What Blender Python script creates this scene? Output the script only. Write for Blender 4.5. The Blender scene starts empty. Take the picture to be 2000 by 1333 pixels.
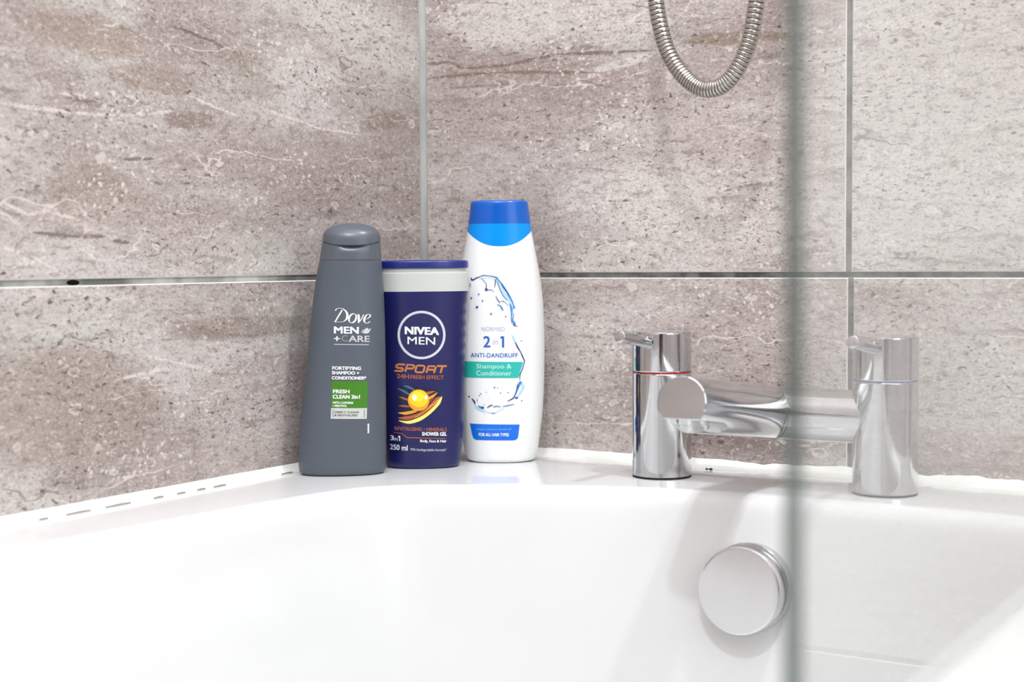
import bpy, bmesh, math, random
from mathutils import Vector, Matrix
from mathutils.geometry import tessellate_polygon

PI = math.pi
sc = bpy.context.scene
COL = sc.collection

# ------------------------------------------------------------------ camera
cam_d = bpy.data.cameras.new('camera'); cam = bpy.data.objects.new('camera', cam_d); COL.objects.link(cam)
cam_d.sensor_width = 36.0; cam_d.lens = 52.421
cam_d.clip_start = 0.02; cam_d.clip_end = 30
R_ = Vector((0.849235, 0.527970, -0.006871)); U_ = Vector((-0.022552, 0.049268, 0.998531)); F_ = Vector((-0.527533, 0.847833, -0.053747))
m = Matrix((R_, U_, -F_)).transposed().to_4x4(); m.translation = Vector((0.79841, -1.13073, 0.17117))
cam.matrix_world = m
cam_d.dof.use_dof = True; cam_d.dof.focus_distance = 1.20; cam_d.dof.aperture_fstop = 6.5
sc.camera = cam

# ------------------------------------------------------------------ world / exposure
w = bpy.data.worlds.new('world'); sc.world = w; w.use_nodes = True
w.node_tree.nodes['Background'].inputs[0].default_value = (0.8, 0.85, 0.9, 1)
w.node_tree.nodes['Background'].inputs[1].default_value = 0.3
sc.view_settings.view_transform = 'Standard'; sc.view_settings.look = 'None'
sc.view_settings.gamma = 1.0; sc.view_settings.use_curve_mapping = False
sc.view_settings.exposure = 0.06

# ------------------------------------------------------------------ room lamps, window light and added ceiling fill
ROOM_X, ROOM_Y, Z_FLOOR, Z_CEIL = 2.0, -2.3, -0.55, 1.75
KEY = (0.92, -0.30)
def area(name, loc, size, power, rot=(0, 0, 0), shape='DISK', size_y=None, col=(1, 1, 1)):
    l = bpy.data.lights.new(name, 'AREA'); l.shape = shape; l.size = size
    if size_y: l.size_y = size_y
    l.energy = power; l.color = col
    o = bpy.data.objects.new(name, l); COL.objects.link(o); o.location = loc; o.rotation_euler = rot
    return o
area('key_downlight', (KEY[0], KEY[1], Z_CEIL - 0.012), 0.09, 21.0, col=(0.955, 0.985, 1.03))
area('room_downlight', (0.78, -1.28, Z_CEIL - 0.012), 0.08, 14.0, col=(0.955, 0.985, 1.03))
# frosted window in the wall on the far side of the bath
area('window_daylight', (ROOM_X - 0.03, -1.15, 0.85), 1.1, 3.2, rot=(0, PI / 2, 0), shape='RECTANGLE', size_y=1.1, col=(0.93, 0.985, 1.05))
# added fill light across the ceiling, standing in for bounced light
area('ceiling_fill_light', (1.0, -1.12, Z_CEIL - 0.03), 1.9, 32.0, shape='RECTANGLE', size_y=2.1, col=(0.95, 0.985, 1.035))

# ------------------------------------------------------------------ helpers
def s2l(c):
    def f(v):
        v /= 255.0
        return v / 12.92 if v <= 0.04045 else ((v + 0.055) / 1.055) ** 2.4
    return (f(c[0]), f(c[1]), f(c[2]), 1.0)

def tag(o, label=None, cat=None, group=None, kind=None):
    if label: o['label'] = label
    if cat: o['category'] = cat
    if group: o['group'] = group
    if kind: o['kind'] = kind
    return o

def obj(name, bm, mats, parent=None, smooth=True, angle=40):
    me = bpy.data.meshes.new(name); bm.normal_update(); bm.to_mesh(me); bm.free()
    o = bpy.data.objects.new(name, me); COL.objects.link(o)
    for mt in (mats if isinstance(mats, (list, tuple)) else [mats]): me.materials.append(mt)
    if smooth:
        for p in me.polygons: p.use_smooth = True
        try: me.set_sharp_from_angle(angle=math.radians(angle))
        except Exception: pass
    if parent: o.parent = parent
    return o

def empty(name, loc=(0, 0, 0), rz=0):
    o = bpy.data.objects.new(name, None); COL.objects.link(o); o.location = loc; o.rotation_euler = (0, 0, rz)
    o.empty_display_size = 0.02
    return o

def skin(bm, rings, closed=True, cap0=True, cap1=True, mat=0):
    """rings: list of lists of points, all the same length"""
    vs = [[bm.verts.new(p) for p in r] for r in rings]
    n = len(vs[0]); k = n if closed else n - 1
    for a, b in zip(vs[:-1], vs[1:]):
        for i in range(k):
            j = (i + 1) % n
            f = bm.faces.new((a[i], a[j], b[j], b[i])); f.material_index = mat
    if cap0: bm.faces.new(list(reversed(vs[0]))).material_index = mat
    if cap1: bm.faces.new(vs[-1]).material_index = mat
    return vs

def lathe(bm, prof, seg=64, M=Matrix(), mat=0, cap0=True, cap1=True):
    """prof: (radius, height) from bottom up about Z, then moved by M"""
    pr = [prof[0]]
    for (r0, z0), (r1, z1) in zip(prof[:-1], prof[1:]):   # holding loops keep the long faces truly flat
        L_ = math.hypot(r1 - r0, z1 - z0)
        if L_ > 0.003:
            for f in (0.0004 / L_, 1 - 0.0004 / L_): pr.append((r0 + (r1 - r0) * f, z0 + (z1 - z0) * f))
        pr.append((r1, z1))
    prof = pr
    rings = [[M @ Vector((r * math.cos(2 * PI * i / seg), r * math.sin(2 * PI * i / seg), z)) for i in range(seg)] for r, z in prof]
    return skin(bm, rings, True, cap0, cap1, mat)

def box(bm, a, b, mat=0):
    x0, y0, z0 = a; x1, y1, z1 = b
    v = [bm.verts.new(p) for p in ((x0, y0, z0), (x1, y0, z0), (x1, y1, z0), (x0, y1, z0), (x0, y0, z1), (x1, y0, z1), (x1, y1, z1), (x0, y1, z1))]
    for q in ((3, 2, 1, 0), (4, 5, 6, 7), (0, 1, 5, 4), (1, 2, 6, 5), (2, 3, 7, 6), (3, 0, 4, 7)):
        bm.faces.new([v[i] for i in q]).material_index = mat

def pchip(pts):
    """monotone cubic through (t, v) points"""
    ts = [p[0] for p in pts]; vs = [p[1] for p in pts]; n = len(ts)
    h = [ts[i + 1] - ts[i] for i in range(n - 1)]; d = [(vs[i + 1] - vs[i]) / h[i] for i in range(n - 1)]
    mm = [0] * n; mm[0] = d[0]; mm[-1] = d[-1]
    for i in range(1, n - 1):
        mm[i] = 0 if d[i - 1] * d[i] <= 0 else 2 * d[i - 1] * d[i] / (d[i - 1] + d[i])
    def f(t):
        if t <= ts[0]: return vs[0]
        if t >= ts[-1]: return vs[-1]
        i = 0
        while t > ts[i + 1]: i += 1
        s = (t - ts[i]) / h[i]
        return ((1 + 2 * s) * (1 - s) ** 2 * vs[i] + s * (1 - s) ** 2 * h[i] * mm[i] + s * s * (3 - 2 * s) * vs[i + 1] + s * s * (s - 1) * h[i] * mm[i + 1])
    return f

def catmull(P, n=8, closed=False):
    out = []; N = len(P); P = [Vector(p) for p in P]
    for i in range(N if closed else N - 1):
        if closed: a, b, c, d = P[(i - 1) % N], P[i], P[(i + 1) % N], P[(i + 2) % N]
        else: a, b, c, d = P[max(i - 1, 0)], P[i], P[i + 1], P[min(i + 2, N - 1)]
        for k in range(n):
            t = k / n
            out.append(0.5 * ((2 * b) + (c - a) * t + (2 * a - 5 * b + 4 * c - d) * t * t + (3 * b - a - 3 * c + d) * t ** 3))
    if not closed: out.append(P[-1])
    return out

# ------------------------------------------------------------------ materials
def principled(name, col, rough=0.5, metal=0.0, spec=0.5, coat=0.0, coat_rough=0.05, ior=1.5, sss=0.0):
    mt = bpy.data.materials.new(name); mt.use_nodes = True
    b = mt.node_tree.nodes['Principled BSDF']
    b.inputs['Base Color'].default_value = col if len(col) == 4 else s2l(col)
    b.inputs['Roughness'].default_value = rough; b.inputs['Metallic'].default_value = metal
    b.inputs['Specular IOR Level'].default_value = spec; b.inputs['Coat Weight'].default_value = coat
    b.inputs['Coat Roughness'].default_value = coat_rough; b.inputs['IOR'].default_value = ior
    return mt

class NT:
    def __init__(s, mt): s.t = mt.node_tree; s.n = s.t.nodes; s.l = s.t.links
    def new(s, typ, **kw):
        nd = s.n.new(typ)
        for k, v in kw.items(): setattr(nd, k, v)
        return nd
    def put(s, inp, v):
        if hasattr(v, 'is_linked') or hasattr(v, 'links'): s.l.new(v, inp)
        else: inp.default_value = v
    def math(s, op, a, b=0.0, c=None, clamp=False):
        nd = s.new('ShaderNodeMath', operation=op, use_clamp=clamp)
        s.put(nd.inputs[0], a); s.put(nd.inputs[1], b)
        if c is not None: s.put(nd.inputs[2], c)
        return nd.outputs[0]
    def mix(s, fac, a, b, mode='MIX'):
        nd = s.new('ShaderNodeMix', data_type='RGBA', blend_type=mode)
        s.put(nd.inputs[0], fac); s.put(nd.inputs[6], a); s.put(nd.inputs[7], b)
        return nd.outputs[2]
    def ramp(s, v, a, b, lo=0.0, hi=1.0, smooth=True):
        nd = s.new('ShaderNodeMapRange', interpolation_type='SMOOTHSTEP' if smooth else 'LINEAR')
        s.put(nd.inputs[0], v); nd.inputs[1].default_value = a; nd.inputs[2].default_value = b; nd.inputs[3].default_value = lo; nd.inputs[4].default_value = hi
        return nd.outputs[0]
    def scale(s, vec, sx, sy, sz=1.0, off=(0, 0, 0)):
        nd = s.new('ShaderNodeMapping'); s.l.new(vec, nd.inputs[0]); nd.inputs['Scale'].default_value = (sx, sy, sz); nd.inputs['Location'].default_value = off
        return nd.outputs[0]
    def noise(s, vec, scale=1.0, detail=3.0, rough=0.55, dist=0.0):
        nd = s.new('ShaderNodeTexNoise'); s.l.new(vec, nd.inputs['Vector']); nd.inputs['Scale'].default_value = scale
        nd.inputs['Detail'].default_value = detail; nd.inputs['Roughness'].default_value = rough; nd.inputs['Distortion'].default_value = dist
        return nd.outputs[0], nd.outputs[1]
    def voronoi(s, vec, scale=1.0, feature='F1'):
        nd = s.new('ShaderNodeTexVoronoi', feature=feature); s.l.new(vec, nd.inputs['Vector']); nd.inputs['Scale'].default_value = scale
        return nd.outputs[0], nd.outputs[1]

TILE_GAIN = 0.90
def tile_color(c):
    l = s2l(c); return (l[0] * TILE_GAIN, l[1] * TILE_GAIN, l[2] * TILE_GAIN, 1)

def tile_material(name, blobs, axis):
    """travertine-look printed ceramic; UV in metres along each tile. blobs: figures of the stone print (h, v, rh, rv, tilt, colour, strength)"""
    mt = principled(name, (190, 180, 175), rough=0.42, spec=0.35); t = NT(mt)
    bs = t.n['Principled BSDF']
    uv = t.new('ShaderNodeUVMap').outputs[0]
    # warp so that every streak wanders
    _, wc = t.noise(t.scale(uv, 7, 14), 1.0, 3, 0.6)
    wv = t.new('ShaderNodeVectorMath', operation='MULTIPLY_ADD'); t.l.new(wc, wv.inputs[0]); wv.inputs[1].default_value = (0.030, 0.012, 0); t.l.new(uv, wv.inputs[2])
    wuv = wv.outputs[0]
    _, wc2 = t.noise(t.scale(uv, 60, 100), 1.0, 5, 0.65)
    wv2 = t.new('ShaderNodeVectorMath', operation='MULTIPLY_ADD'); t.l.new(wc2, wv2.inputs[0]); wv2.inputs[1].default_value = (0.012, 0.008, 0); t.l.new(wuv, wv2.inputs[2])
    wuv2 = wv2.outputs[0]
    big, _ = t.noise(t.scale(wuv, 4.5, 11), 1.0, 3, 0.55)
    base = t.mix(t.ramp(big, 0.32, 0.68), tile_color((176, 162, 157)), tile_color((207, 200, 196)))
    warm, _ = t.noise(t.scale(wuv, 6, 13, off=(3.1, 7.7, 0)), 1.0, 3, 0.5)
    base = t.mix(t.ramp(warm, 0.60, 0.74, 0, 0.55), base, tile_color((163, 149, 136)))
    grn, _ = t.noise(t.scale(wuv, 5, 12, off=(9.1, 2.7, 0)), 1.0, 2, 0.5)
    base = t.mix(t.ramp(grn, 0.55, 0.72, 0, 0.6), base, tile_color((206, 204, 196)))
    if blobs:
        tc = t.new('ShaderNodeTexCoord').outputs['Object']
        sp = t.new('ShaderNodeSeparateXYZ'); t.l.new(tc, sp.inputs[0])
        nz, _ = t.noise(t.scale(uv, 30, 60), 1.0, 4, 0.6)
        nzo = t.math('MULTIPLY_ADD', nz, 1.5, -0.75)
        h = sp.outputs[axis]; v = sp.outputs[2]
        for bh, bv, rh, rv, tilt, colr, st in blobs:
            dh = t.math('SUBTRACT', h, bh); dv = t.math('SUBTRACT', v, bv)
            dv = t.math('MULTIPLY_ADD', dh, -tilt, dv)
            e = t.math('ADD', t.math('POWER', t.math('DIVIDE', dh, rh), 2.0), t.math('POWER', t.math('DIVIDE', dv, rv), 2.0))
            e = t.math('ADD', e, nzo)
            base = t.mix(t.ramp(e, 1.15, 0.45, 0, st), base, tile_color(colr))
    # bedding streaks
    st1, _ = t.noise(t.scale(wuv2, 14, 95), 1.0, 4, 0.6)
    base = t.mix(t.ramp(st1, 0.42, 0.30, 0, 0.55), base, tile_color((148, 133, 127)))
    base = t.mix(t.ramp(st1, 0.60, 0.74, 0, 0.55), base, tile_color((216, 206, 202)))
    # clouds and grain
    cl, _ = t.noise(t.scale(wuv2, 60, 120), 1.0, 5, 0.65)
    base = t.mix(t.ramp(cl, 0.50, 0.30, 0, 0.55), base, tile_color((150, 136, 130)))
    base = t.mix(t.ramp(cl, 0.56, 0.72, 0, 0.5), base, tile_color((217, 211, 206)))
    g0, _ = t.noise(t.scale(wuv2, 170, 260, off=(4, 4, 0)), 1.0, 4, 0.7)
    base = t.mix(t.ramp(g0, 0.47, 0.30, 0, 0.70), base, tile_color((136, 121, 115)))
    base = t.mix(t.ramp(g0, 0.55, 0.70, 0, 0.70), base, tile_color((228, 221, 216)))
    gr, _ = t.noise(t.scale(uv, 420, 520), 1.0, 2, 0.7)
    base = t.mix(t.ramp(gr, 0.47, 0.28, 0, 0.55), base, tile_color((132, 118, 113)))
    base = t.mix(t.ramp(gr, 0.55, 0.72, 0, 0.50), base, tile_color((230, 223, 218)))
    # swarms of small pale grains
    sd, scol = t.voronoi(t.scale(wuv2, 190, 220), 1.0)
    ss_ = t.new('ShaderNodeSeparateColor'); t.l.new(scol, ss_.inputs[0])
    sm_, _ = t.noise(t.scale(wuv, 9, 20, off=(8.3, 5.4, 0)), 1.0, 3, 0.6)
    base = t.mix(t.math('MULTIPLY', t.math('MULTIPLY', t.ramp(sd, 0.42, 0.18, 0, 0.8), t.math('GREATER_THAN', ss_.outputs[0], 0.45)), t.ramp(sm_, 0.48, 0.62, 0.06, 1)), base, tile_color((228, 220, 214)))
    # pale fossils and pebbles
    fd, fc = t.voronoi(t.scale(wuv2, 62, 78), 1.0)
    fs = t.new('ShaderNodeSeparateColor'); t.l.new(fc, fs.inputs[0])
    fr = t.math('ADD', t.ramp(fs.outputs[0], 0.60, 1.0, -0.12, 0.30, False), t.math('MULTIPLY_ADD', g0, 0.5, -0.25))
    pm, _ = t.noise(t.scale(wuv, 7, 16, off=(1.3, 4.4, 0)), 1.0, 2, 0.5)
    fm = t.math('MULTIPLY', t.ramp(t.math('SUBTRACT', fd, fr), 0.02, -0.10, 0, 0.60), t.ramp(pm, 0.40, 0.60))
    base = t.mix(fm, base, tile_color((220, 210, 204)))
    fm2 = t.math('MULTIPLY', t.math('COMPARE', fd, fr, 0.045), t.math('MULTIPLY', t.math('GREATER_THAN', fs.outputs[1], 0.6), t.ramp(fs.outputs[0], 0.72, 0.8, 0, 0.55)))
    base = t.mix(fm2, base, tile_color((228, 220, 214)))
    # thin wandering veins that follow the bedding: pale ones and dark ones
    suv = t.new('ShaderNodeSeparateXYZ'); t.l.new(wuv2, suv.inputs[0])
    def vein(k, amp, sx, sy, off, w0, w1, m0, m1, colr, st):
        nn, _ = t.noise(t.scale(uv, sx, sy, off=off), 1.0, 4, 0.55)
        ph = t.math('MULTIPLY_ADD', nn, amp, t.math('MULTIPLY', suv.outputs[1], k))
        dd = t.math('ABSOLUTE', t.math('SUBTRACT', t.math('FRACT', ph), 0.5))
        mk, _ = t.noise(t.scale(uv, 9, 22, off=(off[1], off[0], 0)), 1.0, 3, 0.6)
        return t.mix(t.math('MULTIPLY', t.ramp(dd, w0, w1, 0, st), t.ramp(mk, m0, m1)), base, tile_color(colr))
    base = vein(16, 2.6, 5, 12, (5, 1, 0), 0.020, 0.003, 0.49, 0.58, (228, 217, 211), 0.75)
    base = vein(23, 2.2, 7, 15, (12, 9, 0), 0.022, 0.003, 0.50, 0.60, (226, 214, 208), 0.65)
    base = vein(13, 2.4, 6, 12, (21, 4, 0), 0.018, 0.002, 0.54, 0.62, (128, 112, 104), 0.6)
    base = vein(31, 1.6, 8, 20, (33, 14, 0), 0.10, 0.0, 0.56, 0.68, (150, 134, 127), 0.5)
    # dark pits, elongated along the bedding
    pt, _ = t.noise(t.scale(wuv2, 150, 310, off=(3, 3, 0)), 1.0, 2, 0.55)
    pmk, _ = t.noise(t.scale(wuv, 8, 20, off=(6.6, 0.7, 0)), 1.0, 2, 0.5)
    pit = t.math('MULTIPLY', t.ramp(pt, 0.40, 0.31, 0, 0.9), t.ramp(pmk, 0.40, 0.60, 0.08, 1.0))
    base = t.mix(pit, base, tile_color((118, 102, 96)))
    gm = t.new('ShaderNodeGamma'); t.l.new(base, gm.inputs[0]); gm.inputs[1].default_value = 1.30
    hs = t.new('ShaderNodeHueSaturation'); hs.inputs['Saturation'].default_value = 0.86; t.l.new(gm.outputs[0], hs.inputs['Color'])
    t.l.new(hs.outputs[0], bs.inputs['Base Color'])
    bp = t.new('ShaderNodeBump'); bp.inputs['Strength'].default_value = 0.06; bp.inputs['Distance'].default_value = 0.001
    t.l.new(cl, bp.inputs['Height']); t.l.new(bp.outputs[0], bs.inputs['Normal'])
    return mt

def noisy(mt, c1, c2, scale=(30, 30, 30), lo=0.35, hi=0.65, detail=3, rough=None):
    t = NT(mt); bs = t.n['Principled BSDF']
    tc = t.new('ShaderNodeTexCoord').outputs['Object']
    n, _ = t.noise(t.scale(tc, *scale), 1.0, detail, 0.6)
    t.l.new(t.mix(t.ramp(n, lo, hi), s2l(c1), s2l(c2)), bs.inputs['Base Color'])
    if rough:
        n2, _ = t.noise(t.scale(tc, scale[0] * 3, scale[1] * 3, scale[2] * 3), 1.0, 3, 0.7)
        t.l.new(t.ramp(n2, 0.3, 0.7, rough[0], rough[1]), bs.inputs['Roughness'])
    return mt

def emission(name, col, st):
    mt = bpy.data.materials.new(name); mt.use_nodes = True; t = NT(mt)
    t.n.remove(t.n['Principled BSDF']); e = t.new('ShaderNodeEmission'); e.inputs[0].default_value = col; e.inputs[1].default_value = st
    t.l.new(e.outputs[0], t.n['Material Output'].inputs[0]); return mt

def chrome(name, rough, col=(0.61, 0.615, 0.625, 1), scratch=0.06, scl=900):
    mt = principled(name, col, rough=rough, metal=1.0); t = NT(mt); bs = t.n['Principled BSDF']
    tc = t.new('ShaderNodeTexCoord').outputs['Object']
    n, _ = t.noise(tc, scl, 3, 0.7); n2, _ = t.noise(tc, 60, 3, 0.6)
    r = t.math('ADD', t.ramp(n, 0.35, 0.65, rough * 0.8, rough * 1.1), t.ramp(n2, 0.4, 0.7, 0, rough * 0.25))
    t.l.new(r, bs.inputs['Roughness'])
    if scratch:
        bp = t.new('ShaderNodeBump'); bp.inputs['Strength'].default_value = scratch; bp.inputs['Distance'].default_value = 0.0003
        n3, _ = t.noise(t.scale(tc, 1600, 1600, 260), 1.0, 2, 0.6)
        t.l.new(n3, bp.inputs['Height']); t.l.new(bp.outputs[0], bs.inputs['Normal'])
    return mt

M = {}
M['tile_edge'] = principled('tile_edge_glaze', (222, 217, 210), rough=0.3)
M['grout'] = noisy(principled('dark_grey_grout', (100, 100, 97), rough=0.9, spec=0.1), (80, 80, 77), (122, 122, 118), (60, 60, 60))
M['grout_left'] = noisy(principled('grey_grout', (130, 130, 126), rough=0.9, spec=0.1), (104, 106, 103), (188, 190, 184), (14, 14, 14), 0.4, 0.62)
M['corner'] = noisy(principled('corner_silicone', (165, 167, 162), rough=0.55), (150, 151, 149), (174, 177, 171), (20, 20, 9))
M['sealant'] = noisy(principled('white_sealant', (240, 240, 235), rough=0.35), (236, 236, 229), (246, 246, 243), (25, 25, 25))
M['acrylic'] = principled('white_acrylic', (219, 219, 218), rough=0.16, spec=0.5, coat=0.3)
M['crack'] = principled('grey_crack', (150, 149, 141), rough=0.9, spec=0.1)
M['dirt'] = principled('dark_dirt', (60, 62, 50), rough=0.9, spec=0.1)
M['hole'] = principled('dark_hole', (26, 20, 18), rough=1.0, spec=0.0)
M['chrome'] = chrome('chrome', 0.07)
M['chrome_worn'] = chrome('worn_chrome', 0.17, (0.70, 0.70, 0.71, 1), 0.05)
M['steel'] = principled('hose_steel', (0.47, 0.44, 0.40, 1), rough=0.26, metal=1.0)
M['steel_dark'] = principled('hose_groove', (0.13, 0.115, 0.10, 1), rough=0.5, metal=1.0)
M['red'] = principled('red_ring', (150, 36, 32), rough=0.35)
M['blue'] = principled('blue_ring', (70, 80, 150), rough=0.35)
M['black'] = principled('black_rubber', (16, 16, 16), rough=0.6)
M['paint'] = principled('white_paint', (226, 225, 221), rough=0.6)
M['far_tile'] = noisy(principled('taupe_wall_tile', (182, 172, 167), rough=0.4), (170, 158, 154), (194, 186, 182), (4, 4, 12))
M['ceil'] = principled('ceiling_paint', (235, 234, 231), rough=0.8)
M['floor'] = noisy(principled('grey_floor_tile', (150, 146, 140), rough=0.4), (140, 136, 131), (165, 160, 154), (6, 6, 6))
M['dark_slab'] = noisy(principled('dark_brown_slab', (60, 45, 38), rough=0.45), (48, 36, 30), (72, 54, 45), (12, 12, 2))
M['frosted'] = emission('frosted_pane', (0.93, 0.97, 1.0, 1), 2.0)

# ------------------------------------------------------------------ tiled walls
GZ = 0.1584   # height of the horizontal joint above the bath ledge
JX = 0.4051   # vertical joint in the back wall
def tiled_wall(name, tile_mat, grout_mat, P, h_edges_of_row, blobs_seed):
    """P(h, v, d) -> world point (h along the wall, v up, d depth behind the face)"""
    rnd = random.Random(blobs_seed)
    bm = bmesh.new(); uvl = bm.loops.layers.uv.new('UVMap')
    g = 0.0022; c = 0.0008; D = 0.007
    v0 = GZ - 3 * 0.3; rows = 9
    for r in range(rows):
        za = max(v0 + r * 0.3, Z_FLOOR); zb = min(v0 + (r + 1) * 0.3, Z_CEIL)
        if zb - za < 0.02: continue
        for (ha, hb, ga, gb) in h_edges_of_row(r):
            a0, a1 = ha + ga, hb - gb; b0, b1 = za + g, zb - g
            o = (rnd.uniform(0, 40), rnd.uniform(0, 40))
            def vert(h, v, d): return bm.verts.new(P(h, v, d)), (h + o[0], v + o[1])
            front = [vert(a0 + c, b0 + c, 0), vert(a1 - c, b0 + c, 0), vert(a1 - c, b1 - c, 0), vert(a0 + c, b1 - c, 0)]
            mid = [vert(a0, b0, c), vert(a1, b0, c), vert(a1, b1, c), vert(a0, b1, c)]
            back = [vert(a0, b0, D), vert(a1, b0, D), vert(a1, b1, D), vert(a0, b1, D)]
            def face(vs, mi):
                f = bm.faces.new([x[0] for x in vs]); f.material_index = mi
                for lp, x in zip(f.loops, vs): lp[uvl].uv = x[1]
            face(front, 0)
            for i in range(4):
                j = (i + 1) % 4
                face([mid[i], mid[j], front[j], front[i]], 1); face([back[i], back[j], mid[j], mid[i]], 1)
    # grout bed and the wall behind it
    hs = h_edges_of_row(0); h0, h1 = hs[0][0], hs[-1][1]
    d0, d1 = 0.0012, 0.02
    q = [bm.verts.new(P(h, v, d)) for d in (d0, d1) for h, v in ((h0, Z_FLOOR), (h1, Z_FLOOR), (h1, Z_CEIL), (h0, Z_CEIL))]
    for ix in ((0, 1, 2, 3), (7, 6, 5, 4), (0, 4, 5, 1), (1, 5, 6, 2), (2, 6, 7, 3), (3, 7, 4, 0)):
        bm.faces.new([q[i] for i in ix]).material_index = 2
    bmesh.ops.recalc_face_normals(bm, faces=bm.faces)
    return tag(obj(name, bm, [tile_mat, M['tile_edge'], grout_mat], smooth=False), kind='structure')

def rows_back(r):
    j = JX + (0.002 if r < 3 else 0.0)
    xs = [0.0, j, j + 0.6, j + 1.2, ROOM_X]
    return [(xs[i], xs[i + 1], 0.0036 if i == 0 else 0.0023, 0.0023) for i in range(4)]
def rows_left(r):
    xs = [0.0, 0.598, 1.198, 1.798, -ROOM_Y]
    return [(xs[i], xs[i + 1], 0.005 if i == 0 else 0.0023, 0.0023) for i in range(4)]

PALE = (212, 206, 201); PINK = (178, 163, 158); BROWN = (156, 138, 126); DARK = (140, 124, 117)
blobs_back = [  # figures in the stone print: h, v, half-length, half-height, tilt, colour, strength
    (0.095, 0.385, 0.085, 0.030, -0.05, PALE, 0.9), (0.20, 0.375, 0.06, 0.022, 0.0, PALE, 0.7),
    (0.085, 0.338, 0.115, 0.0115, 0.0, (176, 160, 154), 0.75), (0.205, 0.3375, 0.034, 0.0042, 0.15, (216, 210, 205), 0.85),
    (0.3025, 0.3504, 0.048, 0.0052, -0.02, (158, 141, 127), 0.85), (0.351, 0.3472, 0.034, 0.0034, -0.05, (162, 144, 130), 0.8), (0.396, 0.342, 0.008, 0.004, 0.0, (160, 140, 122), 0.8),
    (0.10, 0.30, 0.10, 0.030, 0.0, PINK, 0.55), (0.30, 0.26, 0.10, 0.04, 0.0, (192, 180, 175), 0.5),
    (0.23, 0.225, 0.09, 0.03, 0.0, PALE, 0.75), (0.34, 0.215, 0.07, 0.035, 0.0, (205, 198, 193), 0.6),
    (0.50, 0.30, 0.14, 0.12, 0.0, (214, 209, 204), 0.75), (0.50, 0.20, 0.14, 0.06, 0.0, (213, 208, 203), 0.7),
    (0.15, 0.09, 0.06, 0.04, 0.0, (205, 199, 194), 0.6), (0.30, 0.10, 0.10, 0.03, 0.0, (188, 174, 169), 0.6),
    (0.34, 0.035, 0.09, 0.028, 0.0, (158, 142, 138), 0.75), (0.50, 0.09, 0.12, 0.06, 0.0, (208, 202, 197), 0.7),
    (0.14, 0.02, 0.05, 0.02, 0.0, (198, 188, 183), 0.5)]
def strokes(path, half, colr, st):
    """a wandering line of the print as a chain of thin figures"""
    out = []
    for (h0, v0), (h1, v1) in zip(path[:-1], path[1:]):
        if abs(h1 - h0) < 1e-4: continue
        out.append(((h0 + h1) / 2, (v0 + v1) / 2, abs(h1 - h0) / 2 * 1.2, half, (v1 - v0) / (h1 - h0), colr, st))
    return out
for pth_ in ([(0.0048, 0.3523), (0.030, 0.3520), (0.046, 0.3448), (0.0904, 0.3445), (0.144, 0.3500), (0.2273, 0.3465)], [(0.0055, 0.3390), (0.0807, 0.3392), (0.1788, 0.3318)]):
    blobs_back += strokes(pth_, 0.0017, (140, 122, 112), 0.85)
blobs_back += strokes([(0.036, 0.3285), (0.1015, 0.3275)], 0.0012, (150, 134, 126), 0.7)
blobs_left = [
    (-0.40, 0.33, 0.06, 0.016, 0.0, (170, 152, 138), 0.6), (-0.34, 0.305, 0.05, 0.010, 0.0, (168, 150, 138), 0.6),
    (-0.07, 0.365, 0.10, 0.03, -0.1, PALE, 0.8), (-0.22, 0.40, 0.06, 0.02, 0.0, (204, 199, 192), 0.7),
    (-0.30, 0.278, 0.030, 0.008, 0.0, (150, 133, 122), 0.75), (-0.06, 0.295, 0.04, 0.009, 0.2, (160, 145, 132), 0.7),
    (-0.20, 0.255, 0.16, 0.03, 0.0, PINK, 0.55), (-0.40, 0.22, 0.05, 0.025, 0.0, (172, 155, 142), 0.5),
    (-0.35, 0.195, 0.12, 0.02, -0.1, (200, 188, 182), 0.55), (-0.05, 0.185, 0.06, 0.015, 0.0, (165, 150, 145), 0.6),
    (-0.25, 0.12, 0.09, 0.010, 0.0, (158, 142, 130), 0.6), (-0.42, 0.07, 0.09, 0.05, 0.0, (174, 159, 148), 0.6),
    (-0.22, 0.07, 0.10, 0.03, 0.0, (184, 170, 165), 0.5), (-0.28, 0.02, 0.12, 0.02, 0.1, (196, 184, 178), 0.5)]
veins_left= [[(-0.4763, 0.2759), (-0.4118, 0.2747), (-0.3768, 0.2761), (-0.3472, 0.2788), (-0.3203, 0.2835)], [(-0.4782, 0.2127), (-0.4552, 0.2039), (-0.4388, 0.207), (-0.4108, 0.201)], [(-0.4791, 0.1831), (-0.4543, 0.1767), (-0.4237, 0.1623)], [(-0.3535, 0.1042), (-0.3184, 0.0964), (-0.2885, 0.0894)], [(-0.3816, 0.0883), (-0.3358, 0.0929)], [(-0.425, 0.2868), (-0.4023, 0.2871)], [(-0.2997, 0.2955), (-0.2523, 0.2859)], [(-0.2164, 0.2932), (-0.1526, 0.2831), (-0.0971, 0.2818)]]
cracks_left= [[(-0.3223, 0.3451), (-0.3118, 0.3453), (-0.2849, 0.3411), (-0.2626, 0.336)], [(-0.4496, 0.1921), (-0.4188, 0.19), (-0.3864, 0.1903)], [(-0.3807, 0.1875), (-0.3671, 0.1861)], [(-0.3704, 0.2451), (-0.3404, 0.2474)]]
for p_ in veins_left: blobs_left += strokes(p_, 0.0014, (226, 214, 207), 0.8)
for p_ in cracks_left: blobs_left += strokes(p_, 0.0015, (130, 113, 105), 0.8)
TILE_GAIN = 1.12   # back wall's tile colour lifted to stand in for stronger light on it
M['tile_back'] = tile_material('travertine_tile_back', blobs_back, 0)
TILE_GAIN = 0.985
M['tile_left'] = tile_material('travertine_tile_left', blobs_left, 1)
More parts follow.
